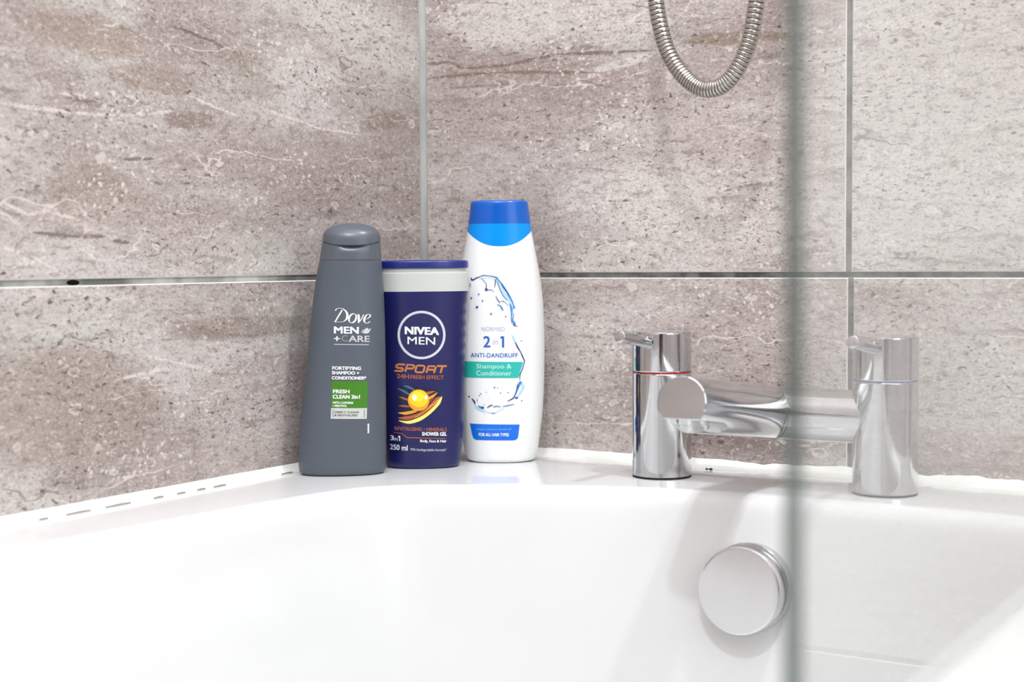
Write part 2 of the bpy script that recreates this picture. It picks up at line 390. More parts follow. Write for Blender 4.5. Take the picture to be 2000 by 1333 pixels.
wall_back = tiled_wall('wall_back', M['tile_back'], M['grout'], lambda h, v, d: Vector((h, d, v)), rows_back, 3)
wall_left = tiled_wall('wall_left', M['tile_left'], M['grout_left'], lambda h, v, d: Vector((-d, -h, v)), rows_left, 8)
# a gap in the grout of the left wall
bm = bmesh.new()
lathe(bm, [(0.0062, 0.0), (0.0062, 0.0016), (0.0055, 0.002)], 24, Matrix.Translation((-0.0022, -0.4175, GZ - 0.0002)) @ Matrix.Rotation(PI / 2, 4, 'Y') @ Matrix.Diagonal((0.36, 1.0, 0.55, 1)))
tag(obj('grout_gap', bm, M['hole'], wall_left), label='dark oval gap in the grey grout')
# corner bead of silicone
bm = bmesh.new()
rings = []
for z in (Z_FLOOR, Z_CEIL):
    rings.append([Vector(p) + Vector((0, 0, z)) for p in ((-0.012, 0.012, 0), (-0.012, -0.0055, 0), (0.0004, -0.0052, 0), (0.0009, -0.0026, 0), (0.0017, -0.0012, 0), (0.0038, -0.0004, 0), (0.0040, 0.012, 0))])
skin(bm, rings)
tag(obj('trim_1', bm, M['corner'], smooth=False), kind='structure')

# the rest of the room
def slab(name, a, b, mat):
    bm = bmesh.new(); box(bm, a, b); return tag(obj(name, bm, mat, smooth=False), kind='structure')
slab('floor', (-0.05, ROOM_Y - 0.05, Z_FLOOR - 0.05), (ROOM_X + 0.05, 0.05, Z_FLOOR), M['floor'])
slab('ceiling', (-0.05, ROOM_Y - 0.05, Z_CEIL), (ROOM_X + 0.05, 0.05, Z_CEIL + 0.05), M['ceil'])
slab('wall_right', (ROOM_X, ROOM_Y - 0.05, Z_FLOOR), (ROOM_X + 0.05, 0.05, Z_CEIL), M['far_tile'])
slab('wall_front', (-0.05, ROOM_Y - 0.05, Z_FLOOR), (ROOM_X + 0.05, ROOM_Y, Z_CEIL), M['far_tile'])
d = slab('reflection_slab_1', (0.95, ROOM_Y, Z_FLOOR), (1.60, ROOM_Y + 0.03, 1.45), M['dark_slab'])  # unseen dark slab, added to give the chrome dark reflections
win = slab('window_1', (ROOM_X - 0.02, -1.75, 0.25), (ROOM_X, -0.55, 1.45), M['paint'])
bm = bmesh.new(); box(bm, (ROOM_X - 0.022, -1.71, 0.29), (ROOM_X - 0.018, -0.59, 1.41)); obj('pane', bm, M['frosted'], win, smooth=False)

# ------------------------------------------------------------------ bath
LEDGE = [(0.058, -1.35), (0.056, -1.0), (0.060, -0.70), (0.0675, -0.54), (0.0765, -0.42), (0.0845, -0.33), (0.092, -0.275), (0.104, -0.235), (0.125, -0.209), (0.160, -0.186),
         (0.205, -0.162), (0.250, -0.142), (0.295, -0.1265), (0.345, -0.1175), (0.40, -0.1140), (0.47, -0.1135), (0.54, -0.115), (0.585, -0.123), (0.614, -0.142),
         (0.629, -0.18), (0.634, -0.26), (0.633, -0.45), (0.631, -0.8), (0.632, -1.2), (0.620, -1.42), (0.56, -1.54), (0.45, -1.58), (0.25, -1.58), (0.13, -1.54), (0.075, -1.46)]
edge = catmull([(p[0], p[1], 0) for p in LEDGE], 8, True)
N = len(edge)
# inward normals, smoothed
nrm = []
for i in range(N):
    tg = edge[(i + 2) % N] - edge[(i - 2) % N]; tg.normalize()
    nrm.append(Vector((tg.y, -tg.x, 0)))
cen = Vector((0.35, -0.85, 0))
if nrm[0].dot(cen - edge[0]) < 0: nrm = [-v for v in nrm]
for _ in range(4): nrm = [((nrm[i - 1] + nrm[i] * 2 + nrm[(i + 1) % N]) / 4).normalized() for i in range(N)]
bm = bmesh.new()
OX0, OX1, OY0, OY1 = 0.0008, 0.700, -1.66, -0.0008
def outer(p):
    """project an inner contour point out to the outer rectangle"""
    dvec = (p - cen); tx = ((OX1 if dvec.x > 0 else OX0) - cen.x) / dvec.x if abs(dvec.x) > 1e-6 else 1e9
    ty = ((OY1 if dvec.y > 0 else OY0) - cen.y) / dvec.y if abs(dvec.y) > 1e-6 else 1e9
    return cen + dvec * min(tx, ty)
outr = [outer(p) for p in edge]
# pull the nearest points onto the four corners
for cx, cy in ((OX0, OY0), (OX1, OY0), (OX0, OY1), (OX1, OY1)):
    k = min(range(N), key=lambda i: (outr[i] - Vector((cx, cy, 0))).length); outr[k] = Vector((cx, cy, 0))
prof = [(0.0, 0.0), (0.003, -0.0004), (0.006, -0.0016), (0.009, -0.0038), (0.0113, -0.0070), (0.013, -0.0115), (0.0145, -0.018), (0.0185, -0.038), (0.0255, -0.075),
        (0.0345, -0.125), (0.045, -0.19), (0.056, -0.25), (0.068, -0.295), (0.085, -0.325), (0.11, -0.343), (0.15, -0.352)]
rings = []
rings.append([p + Vector((0, 0, -0.54)) for p in outr]); rings.append([p + Vector((0, 0, -0.006)) for p in outr])
rings.append([p * 1.0 + (cen - p).normalized() * 0.004 + Vector((0, 0, 0.0)) for p in outr])
for dd, z in prof:
    s = [edge[i] + nrm[i] * dd + Vector((0, 0, z)) for i in range(N)]
    rings.append(s)
# relax deep rings so that the bends stay even
for k in range(3, len(rings)):
    for _ in range(int((k - 3) * 1.5)):
        r = rings[k]; rings[k] = [(r[i - 1] + r[i] * 2 + r[(i + 1) % N]) / 4 for i in range(N)]
vs = skin(bm, rings, True, False, False)
cv = bm.verts.new((0.35, -0.85, -0.356))
for i in range(N): bm.faces.new((vs[-1][i], vs[-1][(i + 1) % N], cv))
bmesh.ops.recalc_face_normals(bm, faces=bm.faces)
bath = obj('bathtub', bm, M['acrylic'], angle=50)
tag(bath, 'white acrylic bathtub with a rounded inner rim below the tiles', 'bathtub')

# overflow cover on the end wall of the bath
bm = bmesh.new()
OV = Matrix.Translation((0.3800, -0.1415, -0.0665)) @ Matrix.Rotation(math.radians(-7.6), 4, 'X') @ Matrix.Rotation(PI / 2, 4, 'X')
lathe(bm, [(0.0300, 0.0042), (0.0312, 0.0050), (0.0314, 0.0060), (0.0314, 0.0132), (0.0309, 0.0145), (0.0298, 0.0150), (0.015, 0.0151)], 72, OV)
ovf = tag(obj('overflow_cover', bm, M['chrome_worn'], bath), label='round worn chrome overflow cover')
bm = bmesh.new()
lathe(bm, [(0.0320, -0.006), (0.0320, 0.0022), (0.0312, 0.0032)], 72, Matrix.Translation((0.0015, 0, 0.0022)) @ OV)
obj('backplate', bm, M['chrome'], ovf)
bm = bmesh.new()
lathe(bm, [(0.0285, 0.0025), (0.0285, 0.0046)], 48, OV)
obj('shadow_gap_seal', bm, M['black'], ovf)

# ------------------------------------------------------------------ sealant beads
def bead(name, along, n, wid, hei, seed, amp_w, amp_h, label):
    rnd = random.Random(seed); bm = bmesh.new(); rings = []
    ph = [rnd.uniform(0, 7) for _ in range(8)]
    for i in range(n + 1):
        t = i / n; s = along(t)
        q = s[1]
        nw = sum(math.sin(q * f + ph[k]) / (k + 1.5) for k, f in enumerate((40, 95, 170, 330)))
        nh = sum(math.sin(q * f + ph[k + 4]) / (k + 1.5) for k, f in enumerate((55, 130, 240, 420)))
        W = wid(q) * (1 + amp_w(q) * nw); H = hei(q) * (1 + amp_h(q) * nh)
        rings.append([s[0](0, -0.002), s[0](W + 0.0006, -0.002), s[0](W, 0.0002), s[0](W * 0.72, H * 0.13), s[0](W * 0.40, H * 0.40), s[0](W * 0.15, H * 0.72), s[0](0.0005, H), s[0](-0.0015, H + 0.0006), s[0](-0.0015, -0.002)])
    skin(bm, rings)
    bmesh.ops.recalc_face_normals(bm, faces=bm.faces)
    o = obj(name, bm, M['sealant'], angle=60); return tag(o, kind='structure')
trim_l = bead('trim_2', lambda t: ((lambda dd, z, q=t: Vector((dd, -0.002 - 1.62 * q, z))), 1.62 * t), 300, lambda q: 0.0098 - 0.006 * min(q, 0.6), lambda q: 0.0056, 2, lambda q: 0.02, lambda q: 0.02, None)
def messy(q): return 1.0 if 0.30 < q < 0.56 else 0.35
trim_b = bead('trim_3', lambda t: ((lambda dd, z, q=t: Vector((0.002 + 0.696 * q, -dd, z))), 0.696 * t), 300, lambda q: 0.0165 + 0.004 * math.exp(-((q - 0.33) / 0.08) ** 2), lambda q: 0.0056, 5,
              lambda q: 0.05 * messy(q), lambda q: 0.22 * messy(q), None)
# cracks along the foot of the left bead
bm = bmesh.new(); rnd = random.Random(4)
def sliver(x, y, L, wd):
    wd *= 0.55
    p = [Vector((x, y - L / 2, 0.0010)), Vector((x + wd / 2, y - L * 0.1, 0.0007)), Vector((x + 0.0001, y + L / 2, 0.0010)), Vector((x - wd / 2, y + L * 0.1, 0.0014))]
    lo = [bm.verts.new(v + Vector((0, 0, -0.0012))) for v in p]; hi = [bm.verts.new(v) for v in p]
    bm.faces.new(hi); bm.faces.new(list(reversed(lo)))
    for i in range(4): bm.faces.new((lo[i], lo[(i + 1) % 4], hi[(i + 1) % 4], hi[i]))
for y, L, wd in ((-0.425, 0.022, 0.0004), (-0.389, 0.024, 0.0005), (-0.350, 0.010, 0.0003), (-0.327, 0.009, 0.0003), (-0.306, 0.009, 0.0004), (-0.286, 0.014, 0.0006), (-0.208, 0.014, 0.0005), (-0.455, 0.008, 0.0004)):
    sliver(0.0098 - 0.006 * min(-y, 0.6) + 0.0002, y, L, wd)
tag(obj('sealant_crack', bm, M['crack'], trim_l, smooth=False), label='thin dark cracks along the foot of the sealant')
# two specks of mould by the hot pillar
bm = bmesh.new()
for x, y, s in ((0.2965, -0.0262, 0.0011), (0.3000, -0.0258, 0.0014), (0.2985, -0.0262, 0.0007)):
    bmesh.ops.create_icosphere(bm, subdivisions=1, radius=s, matrix=Matrix.Translation((x, y, 0.0012)) @ Matrix.Diagonal((1.2, 1, 0.8, 1)))
tag(obj('mould_speck', bm, M['dirt'], trim_b), label='small dark green specks of mould')

# ------------------------------------------------------------------ bath tap
TX1, TX2, TY, TR, TH = 0.27859, 0.45859, -0.072, 0.02335, 0.1150
BZ, BR = 0.0552, 0.0197
tap = empty('bath_tap', ((TX1 + TX2) / 2, TY, 0)); tag(tap, 'chrome bath mixer tap with two pillars standing on the bath ledge', 'tap')
def on_tap(name, bm, mat, parent=None, **kw):
    o = obj(name, bm, mat, **kw); p = parent or tap
    o.parent = p
    if p is tap: o.matrix_parent_inverse = Matrix.Translation(tap.location).inverted()
    return o
for X, ringmat, nm, rh in ((TX1, 'red', 'red indicator ring', 0.0012), (TX2, 'blue', 'blue indicator ring', 0.0008)):
    T = Matrix.Translation((X, TY, 0))
    bm = bmesh.new(); lathe(bm, [(TR - 0.0006, 0.0012), (TR, 0.0018), (TR, 0.0818), (TR - 0.0004, 0.0824)], 96, T)
    pil = on_tap('pillar', bm, M['chrome'])
    bm = bmesh.new(); lathe(bm, [(TR - 0.0012, 0.0), (TR - 0.0002, 0.0002), (TR - 0.0002, 0.0014)], 64, T); on_tap('base_gasket', bm, M['black'], pil)
    bm = bmesh.new(); lathe(bm, [(TR - 0.0007, 0.0822), (TR - 0.0002, 0.0826), (TR - 0.0002, 0.0824 + rh), (TR - 0.0007, 0.0826 + rh)], 96, T)
    tag(on_tap('indicator_ring', bm, M[ringmat], pil), label=nm)
    bm = bmesh.new(); lathe(bm, [(TR - 0.0005, 0.0825 + rh), (TR, 0.0832 + rh), (TR, TH - 0.0014), (TR - 0.0004, TH - 0.0004), (TR - 0.0014, TH), (0.006, TH + 0.0003)], 96, T)
    hd = on_tap('handle', bm, M['chrome'])
    # lever rod, tipped up a little, running out towards the room
    a = Vector((X - 0.0005, TY - 0.012, 0.1060)); b = Vector((X - 0.0010, TY - 0.0695, 0.1138)); ax = (b - a); L = ax.length
    Mx = Matrix.Translation(a) @ ax.to_track_quat('Z', 'Y').to_matrix().to_4x4()
    bm = bmesh.new(); lathe(bm, [(0.0046, 0), (0.0046, L - 0.0006), (0.0044, L - 0.0002), (0.0040, L)], 40, Mx)
    on_tap('lever', bm, M['chrome'], hd)
    bm = bmesh.new(); lathe(bm, [(0.0054, 0.0095), (0.0054, 0.0112), (0.0051, 0.0116)], 40, Mx); on_tap('lever_collar', bm, M['chrome'], hd)
# cross bar
bm = bmesh.new()
lathe(bm, [(BR, 0), (BR, 0.178)], 80, Matrix.Translation((TX1 + 0.001, TY, BZ)) @ Matrix.Rotation(PI / 2, 4, 'Y'))
on_tap('cross_bar', bm, M['chrome'])
# spout: a cylinder leaving the bar at right angles, tipped up, its tip cut flat underneath
SX = 0.3712
bm = bmesh.new(); seg = 96
A = Vector((SX, TY, BZ)); B = Vector((SX + 0.0012, -0.2330, 0.0762)); ax = (B - A); SL = ax.length
Mx = Matrix.Translation(A) @ ax.to_track_quat('Z', 'Y').to_matrix().to_4x4()
up = (Mx.to_3x3().inverted() @ Vector((0, 0, 1))); upa = math.atan2(up.y, up.x)
rings = []
FL0 = 0.110
ss = [0.0, 0.03, 0.06, 0.09, FL0 - 0.004] + [FL0 + (SL - FL0) * k / 10 for k in range(11)] + [SL + 0.0005]
for s in ss:
    R = 0.0200 - 0.0022 * (s / SL)
    cut = 0.0112 if s >= FL0 else 1.0
    if s >= FL0 - 0.001 and s < FL0 + 0.02:
        tt = (s - FL0) / 0.02; cut = R - (R - 0.0112) * math.sqrt(max(0.0, 1 - (1 - tt) ** 2))
    inset = 0.0006 if s > SL else 0.0
    pts = []
    for i in range(seg):
        an = upa + 2 * PI * i / seg; ca, sa = math.cos(an - upa), math.sin(an - upa)
        x, y = (R - inset) * ca, (R - inset) * sa      # x along up
        if x < -cut + inset: x = -cut + inset
        dx = x * math.cos(upa) - y * math.sin(upa); dy = x * math.sin(upa) + y * math.cos(upa)
        pts.append(Mx @ Vector((dx, dy, s)))
    rings.append(pts)
skin(bm, rings)
bmesh.ops.recalc_face_normals(bm, faces=bm.faces)
sp = on_tap('spout', bm, M['chrome'], angle=30)
# the seam where the spout meets the bar
bm = bmesh.new(); rings = []
for i in range(49):
    a_ = -PI / 2 + PI * i / 48; rr_ = 0.01975; z_ = rr_ * math.sin(a_) * 0.997
    p_ = Vector((SX + 0.0005 + rr_ * math.cos(a_), TY - math.sqrt(max(0.0, BR * BR - z_ * z_)), BZ + z_)); o_ = Vector((0.0, p_.y - TY, p_.z - BZ)) + Vector((p_.x - SX, 0, 0)); o_.normalize()
    tg_ = Vector((-rr_ * math.sin(a_), 0, rr_ * math.cos(a_))).normalized(); sd_ = o_.cross(tg_).normalized()
    rings.append([p_ + o_ * 0.00022 * math.cos(k * PI / 3) + sd_ * 0.00034 * math.sin(k * PI / 3) for k in range(6)])
skin(bm, rings); on_tap('spout_seam', bm, M['steel_dark'], sp)
bm = bmesh.new()
AE = Vector((SX + 0.001, -0.2140, 0.0600))
lathe(bm, [(0.0070, -0.0042), (0.0090, -0.0040), (0.0105, -0.0030), (0.0108, -0.0010), (0.0108, 0.0012), (0.0116, 0.0020), (0.0116, 0.0080)], 56, Matrix.Translation(AE) @ Matrix.Rotation(math.radians(7.3), 4, 'X'))
on_tap('aerator', bm, M['chrome'], sp)

# ------------------------------------------------------------------ shower hose
HP = [(0.258, 0.64), (0.262, 0.56), (0.268, 0.47), (0.2765, 0.405), (0.2805, 0.3712), (0.2824, 0.3589), (0.2851, 0.3474), (0.2891, 0.3346), (0.2949, 0.3232), (0.3021, 0.3133), (0.3115, 0.3047), (0.3217, 0.3002), (0.3325, 0.3006),
      (0.3419, 0.3062), (0.3494, 0.3157), (0.3548, 0.3258), (0.3588, 0.3372), (0.3613, 0.3491), (0.3635, 0.3632), (0.3668, 0.395), (0.371, 0.45), (0.374, 0.56), (0.376, 0.75), (0.377, 1.0)]
path = catmull([(p[0], -0.085, p[1]) for p in HP], 40)
path = [Vector((p.x, -0.085 + (min(0.083, max(0, p.z - 0.42) * 0.38) if p.x < 0.32 else 0.0), p.z)) for p in path]
cum = [0.0]
for a, b in zip(path[:-1], path[1:]): cum.append(cum[-1] + (b - a).length)
def hose_at(s):
    s = min(max(s, 0), cum[-1] - 1e-6); lo, hi = 0, len(cum) - 1
    while hi - lo > 1:
        mid_ = (lo + hi) // 2
        if cum[mid_] <= s: lo = mid_
        else: hi = mid_
    f = (s - cum[lo]) / (cum[hi] - cum[lo]); return path[lo].lerp(path[hi], f), (path[hi] - path[lo]).normalized()
bm = bmesh.new(); HR = 0.0063; seg = 28; rings = []; kinds = []
s = 0.0
while s < cum[-1]:
    p, tg = hose_at(s)
    p2, tg2 = hose_at(min(s + 0.01, cum[-1])); curv = tg.angle(tg2, 0)
    pitch = 0.0042 - min(curv * 0.008, 0.0019)
    for f, r, k in ((0.0, HR * 0.86, 1), (0.10, HR * 0.86, 0), (0.16, HR * 0.97, 0), (0.28, HR, 0), (0.80, HR, 0), (0.94, HR * 0.965, 0), (0.985, HR * 0.86, 1)):
        q, tq = hose_at(s + f * pitch)
        side = Vector((0, 1, 0)); side = (side - tq * side.dot(tq)).normalized(); n2 = tq.cross(side)
        rings.append([q + (side * math.cos(2 * PI * i / seg) + n2 * math.sin(2 * PI * i / seg)) * r for i in range(seg)]); kinds.append(k)
    s += pitch
vs = skin(bm, rings)
bm.faces.ensure_lookup_table()
for k in range(len(rings) - 1):
    if kinds[k]:
        for i in range(seg): bm.faces[k * seg + i].material_index = 1
bmesh.ops.recalc_face_normals(bm, faces=bm.faces)
hose = obj('shower_hose', bm, [M['steel'], M['steel_dark']], angle=25)
bm = bmesh.new()
lathe(bm, [(0.026, 0.0), (0.027, 0.002), (0.026, 0.006), (0.014, 0.010), (0.012, 0.022)], 48, Matrix.Translation((0.258, -0.0003, 0.637)) @ Matrix.Rotation(PI / 2, 4, 'X'))
obj('wall_outlet', bm, M['chrome'], hose)
tag(hose, 'ribbed metal shower hose hanging in a loop in front of the tiles above the tap', 'hose')

# ------------------------------------------------------------------ bottles
def bottle_fn(left, right, depth, nexp):
    fl, fr, fd = pchip(left), pchip(right), pchip(depth)
    def geom(z):
        l, r = fl(z), fr(z); return (l + r) / 2, (r - l) / 2, fd(z)
    def pt(th, z, grow=0.0):
        c, wd, dp = geom(z); wd += grow; dp += grow
        ca, sa = math.cos(th), math.sin(th); e = 2.0 / nexp
        return Vector((c + wd * math.copysign(abs(ca) ** e, ca), dp * math.copysign(abs(sa) ** e, sa), z))
    def front(x, z, off):
        c, wd, dp = geom(z); u = min(abs((x - c) / wd), 0.995)
        return Vector((x, -(dp * (1 - u ** nexp) ** (1 / nexp)) - off, z))
    return pt, front, geom

def tex_to_shapes(font_obj_cache={}):
    return None

class Label:
    """flat print laid on the front of a bottle; artwork measured in print units and carried onto the surface"""
    def __init__(s, aff, front, slope=0.0, pivot=0.0):
        s.a = aff; s.front = front; s.items = []; s.mats = []; s.slope = slope; s.pivot = pivot
    def mi(s, mat):
        if mat not in s.mats: s.mats.append(mat)
        return s.mats.index(mat)
    def tris(s, pts, tri, mat, layer=1, sloped=True):
        q = []
        for x, y in pts:
            if sloped: y = y + (x - s.pivot) * s.slope
            q.append((s.a[0][0] * x + s.a[0][1] * y + s.a[0][2], s.a[1][0] * x + s.a[1][1] * y + s.a[1][2]))
        s.items.append((q, tri, s.mi(mat), layer))
    def poly(s, pts, mat, layer=1, sloped=True):
        tri = tessellate_polygon([[Vector((p[0], p[1], 0)) for p in pts]])
        s.tris(pts, [tuple(t) for t in tri], mat, layer, sloped)
    def ribbon(s, pts, widths, mat, layer=1, smooth=True, sloped=True, nib=None):
        if smooth:
            k = 6; P = catmull([(p[0], p[1], 0) for p in pts], k)
            W = []
            for i in range(len(widths) - 1):
                for j in range(k): W.append(widths[i] + (widths[i + 1] - widths[i]) * j / k)
            W.append(widths[-1])
        else: P = [Vector((p[0], p[1], 0)) for p in pts]; W = widths
        Lp, n = [], len(P)
        for i in range(n):
            tg = (P[min(i + 1, n - 1)] - P[max(i - 1, 0)]).normalized()
            if nib is None: nn = Vector((-tg.y, tg.x, 0)) * W[i] / 2
            else:
                nb = Vector((math.cos(nib), math.sin(nib), 0)); nn0 = Vector((-tg.y, tg.x, 0))
                wv = max(abs(nb.dot(nn0)) * W[i], W[i] * 0.30); nn = nn0 * wv / 2
            Lp.append((P[i].x + nn.x, P[i].y + nn.y)); Lp.append((P[i].x - nn.x, P[i].y - nn.y))
        tri = []
        for i in range(n - 1):
            a = 2 * i; tri += [(a, a + 1, a + 3), (a, a + 3, a + 2)]
        s.tris(Lp, tri, mat, layer, sloped)
    def ellipse(s, cx, cy, rx, ry, mat, layer=1, rin=None, n=64, sloped=True):
        if rin is None:
            s.poly([(cx + rx * math.cos(2 * PI * i / n), cy + ry * math.sin(2 * PI * i / n)) for i in range(n)], mat, layer, sloped)
        else:
            pts = []; tri = []
            for i in range(n):
                c_, s_ = math.cos(2 * PI * i / n), math.sin(2 * PI * i / n)
                pts += [(cx + rx * c_, cy + ry * s_), (cx + (rx - rin) * c_, cy + (ry - rin) * s_)]
            for i in range(n):
                a = 2 * i; b = 2 * ((i + 1) % n); tri += [(a, b, b + 1), (a, b + 1, a + 1)]
            s.tris(pts, tri, mat, layer, sloped)
    def text(s, body, x0, x1, y0, y1, mat, bold=0.0, shear=0.0, layer=2, spacing=1.0, smallcaps=None):
        cu = bpy.data.curves.new('t', 'FONT'); cu.body = body; cu.size = 1.0; cu.shear = shear; cu.space_character = spacing; cu.resolution_u = 3
        cu.fill_mode = 'FRONT'
        o = bpy.data.objects.new('t', cu); COL.objects.link(o)
        dg = bpy.context.evaluated_depsgraph_get(); me = bpy.data.meshes.new_from_object(o.evaluated_get(dg))
        co = [(v.co.x, v.co.y) for v in me.vertices]; me.calc_loop_triangles(); tri = [tuple(t.vertices) for t in me.loop_triangles]
        bpy.data.objects.remove(o); bpy.data.curves.remove(cu); bpy.data.meshes.remove(me)
        if not co: return
        ax, bx = min(c[0] for c in co), max(c[0] for c in co); ay, by = min(c[1] for c in co), max(c[1] for c in co)
        pts = [(x0 + (c[0] - ax) / (bx - ax) * (x1 - x0), y1 - (c[1] - ay) / (by - ay) * (y1 - y0)) for c in co]
        hgt = (y1 - y0); bw = max(bold, 0.0) * hgt
        if bw <= 0.01 * hgt: s.tris(pts, tri, mat, layer); return
        # heavier weight: overprint the letters a little to each side, inside the same box
        cxm, cym = (x0 + x1) / 2, (y0 + y1) / 2; kx = 1 - 2 * bw / (x1 - x0); ky = 1 - 2 * bw * 0.6 / hgt
        for kk, (ex, ey) in enumerate(((-1, -0.6), (1, -0.6), (-1, 0.6), (1, 0.6), (0, 0))):
            s.tris([(cxm + (p[0] - cxm) * kx + ex * bw, cym + (p[1] - cym) * ky + ey * bw) for p in pts], tri, mat, layer + kk * 0.16)
    def build(s, name, parent, step=0.0016):
        bm = bmesh.new()
        lay = bm.verts.layers.int.new('lay')
        for q, tri, mi, layer in s.items:
            vs = [bm.verts.new((x, 0, z)) for x, z in q]
            for v in vs: v[lay] = int(round(layer * 100))
            for t in tri:
                if len(set(t)) < 3: continue
                try: f = bm.faces.new([vs[i] for i in t]); f.material_index = mi
                except ValueError: pass
        xs = [v.co.x for v in bm.verts]; zs = [v.co.z for v in bm.verts]
        def cutall(a, b, no, st):
            x = a + st
            while x < b:
                gm = bm.verts[:] + bm.edges[:] + bm.faces[:]
                bmesh.ops.bisect_plane(bm, geom=gm, plane_co=(no[0] * x, 0, no[2] * x), plane_no=no)
                x += st
        cutall(min(xs), max(xs), (1, 0, 0), step); cutall(min(zs), max(zs), (0, 0, 1), step * 2.5)
        # new vertices take the layer of a neighbour
        for f in bm.faces:
            L = max(v[lay] for v in f.verts)
            for v in f.verts:
                if v[lay] < L: v[lay] = L
        for v in bm.verts: v.co = s.front(v.co.x, v.co.z, 0.00012 + 0.0000008 * v[lay])
        bm.normal_update()
        for f in bm.faces:
            if f.normal.y > 0: f.normal_flip()
        return obj(name, bm, s.mats, parent, smooth=False)

def ink(name, c, rough=0.4, metal=0.0): return principled(name, c, rough=rough, metal=metal)
WHITE = ink('ink_white', (236, 237, 238)); SILVER = ink('ink_silver', (196, 197, 200)); GREYINK = ink('ink_grey', (138, 142, 146)); LGREY = ink('ink_light_grey', (196, 198, 193))
def zrings(pt, zs, seg=96, zfun=None, grow=0.0):
    out = []
    for z in zs: out.append([pt(2 * PI * i / seg, z if zfun is None else zfun(2 * PI * i / seg, z), grow) for i in range(seg)])
    return out

# ---- grey shampoo bottle
SEG = 128
DL = [(0.0, -0.0318), (0.0012, -0.0338), (0.0035, -0.0349), (0.0088, -0.0352), (0.023, -0.0347), (0.04, -0.0334), (0.0574, -0.0313), (0.0897, -0.0275), (0.1207, -0.0242), (0.1433, -0.0214), (0.1606, -0.0186), (0.1713, -0.0165), (0.1832, -0.0145), (0.1918, -0.0129), (0.21, -0.0110)]
DR = [(0.0, 0.0322), (0.0012, 0.0342), (0.0035, 0.0352), (0.0088, 0.0355), (0.023, 0.0357), (0.04, 0.0359), (0.0574, 0.0360), (0.0897, 0.0360), (0.1207, 0.0358), (0.1433, 0.0352), (0.1606, 0.0343), (0.1713, 0.0337), (0.1832, 0.0331), (0.1918, 0.0325), (0.21, 0.0312)]
DD = [(0.0, 0.0195), (0.0012, 0.0213), (0.0035, 0.0223), (0.02, 0.0226), (0.10, 0.0215), (0.16, 0.0195), (0.21, 0.0185)]
pt, front, geom = bottle_fn(DL, DR, DD, 2.35)
g1 = principled('satin_grey_plastic', (82, 89, 99), rough=0.40, spec=0.45)
g2 = principled('grey_cap_plastic', (86, 91, 100), rough=0.30, spec=0.5)
dove = empty('shampoo_bottle', (0.0451, -0.1820, 0.0003), math.radians(38.45)); tag(dove, 'dark grey shampoo bottle with a domed cap and green label patch, beside the left wall', 'bottle')
bm = bmesh.new()
skin(bm, zrings(pt, [0.0, 0.0005, 0.0012, 0.0022, 0.0035, 0.006, 0.0088, 0.015] + [0.023 + 0.0062 * k for k in range(24)] + [0.1716], SEG) + zrings(pt, [0.1720], SEG, grow=-0.0005))
body = obj('body', bm, g1, dove)
ZL = 0.1880
def lidz(th, z):   # lower lip of the lid dips at the front
    fr_ = max(0.0, -math.sin(th)); return z - 0.0042 * fr_ ** 1.5
bm = bmesh.new()
r0 = zrings(pt, [0.1722], SEG, grow=-0.0005) + zrings(pt, [0.1726, 0.175, 0.178], SEG, grow=0.0)
for f in (0.35, 0.7, 0.97): r0.append([pt(2 * PI * i / SEG, 0.178 + (lidz(2 * PI * i / SEG, ZL) - 0.178) * f) for i in range(SEG)])
# thumb notch below the lip
for rr_ in r0[4:]:
    for i, p in enumerate(rr_):
        th = 2 * PI * i / SEG; fr_ = max(0.0, -math.sin(th)); dx = (p.x - 0.0100) / 0.0140
        if fr_ > 0.3 and abs(dx) < 1:
            hz = (p.z - 0.1800) / 0.0035
            p.y += 0.0028 * (1 - dx * dx) * max(0.0, min(1.0, hz))
skin(bm, r0)
cap = obj('cap', bm, g2, dove)
bm = bmesh.new(); rr = []
rr.append([pt(2 * PI * i / SEG, lidz(2 * PI * i / SEG, ZL), -0.0006) for i in range(SEG)])
rr.append([pt(2 * PI * i / SEG, lidz(2 * PI * i / SEG, ZL + 0.0003), 0.0004) for i in range(SEG)])
rr.append([pt(2 * PI * i / SEG, lidz(2 * PI * i / SEG, ZL + 0.0034), 0.0004) for i in range(SEG)])
TOPZ = 0.2022
for k in range(1, 13):
    f = k / 12 * (PI / 2) * 0.985
    ring = []
    for i in range(SEG):
        th = 2 * PI * i / SEG; base = pt(th, lidz(th, ZL + 0.0034), 0.0004); c0 = Vector((0.0099, 0, 0))
        s_ = math.cos(f); zz = base.z + (TOPZ - base.z) * math.sin(f) ** 0.92
        ring.append(Vector((c0.x + (base.x - c0.x) * s_, base.y * s_, zz)))
    rr.append(ring)
skin(bm, rr)
obj('lid', bm, g2, cap)
aff = ((0.00040449, -5.1426e-06, -0.26579), (-6.2012e-06, -0.00040785, 0.384396))
lb = Label(aff, front, 0.012, 680)
def D(x, y): return (630 + x / 13.33, 590 + y / 13.33)
lb.ribbon([D(510, 225), D(440, 345), D(375, 455), D(325, 540)], [4.2, 4.4, 4.2, 4.0], WHITE, 2, nib=math.radians(-20))
lb.ribbon([D(330, 245), D(375, 195), D(450, 178), D(530, 195), D(610, 262), D(645, 345), D(630, 440), D(570, 508), D(480, 535), D(300, 540)], [2.2, 2.4, 2.4, 3.2, 4.2, 4.6, 4.2, 3.0, 2.2, 2.0], WHITE, 2, nib=math.radians(0))
oc = []
for i in range(25):
    a_ = 2 * PI * i / 24; oc.append(D(782 + 92 * math.cos(a_) - 28 * math.sin(a_), 436 + 118 * math.sin(a_)))
lb.ribbon(oc, [3.6] * 25, WHITE, 2, nib=math.radians(20))
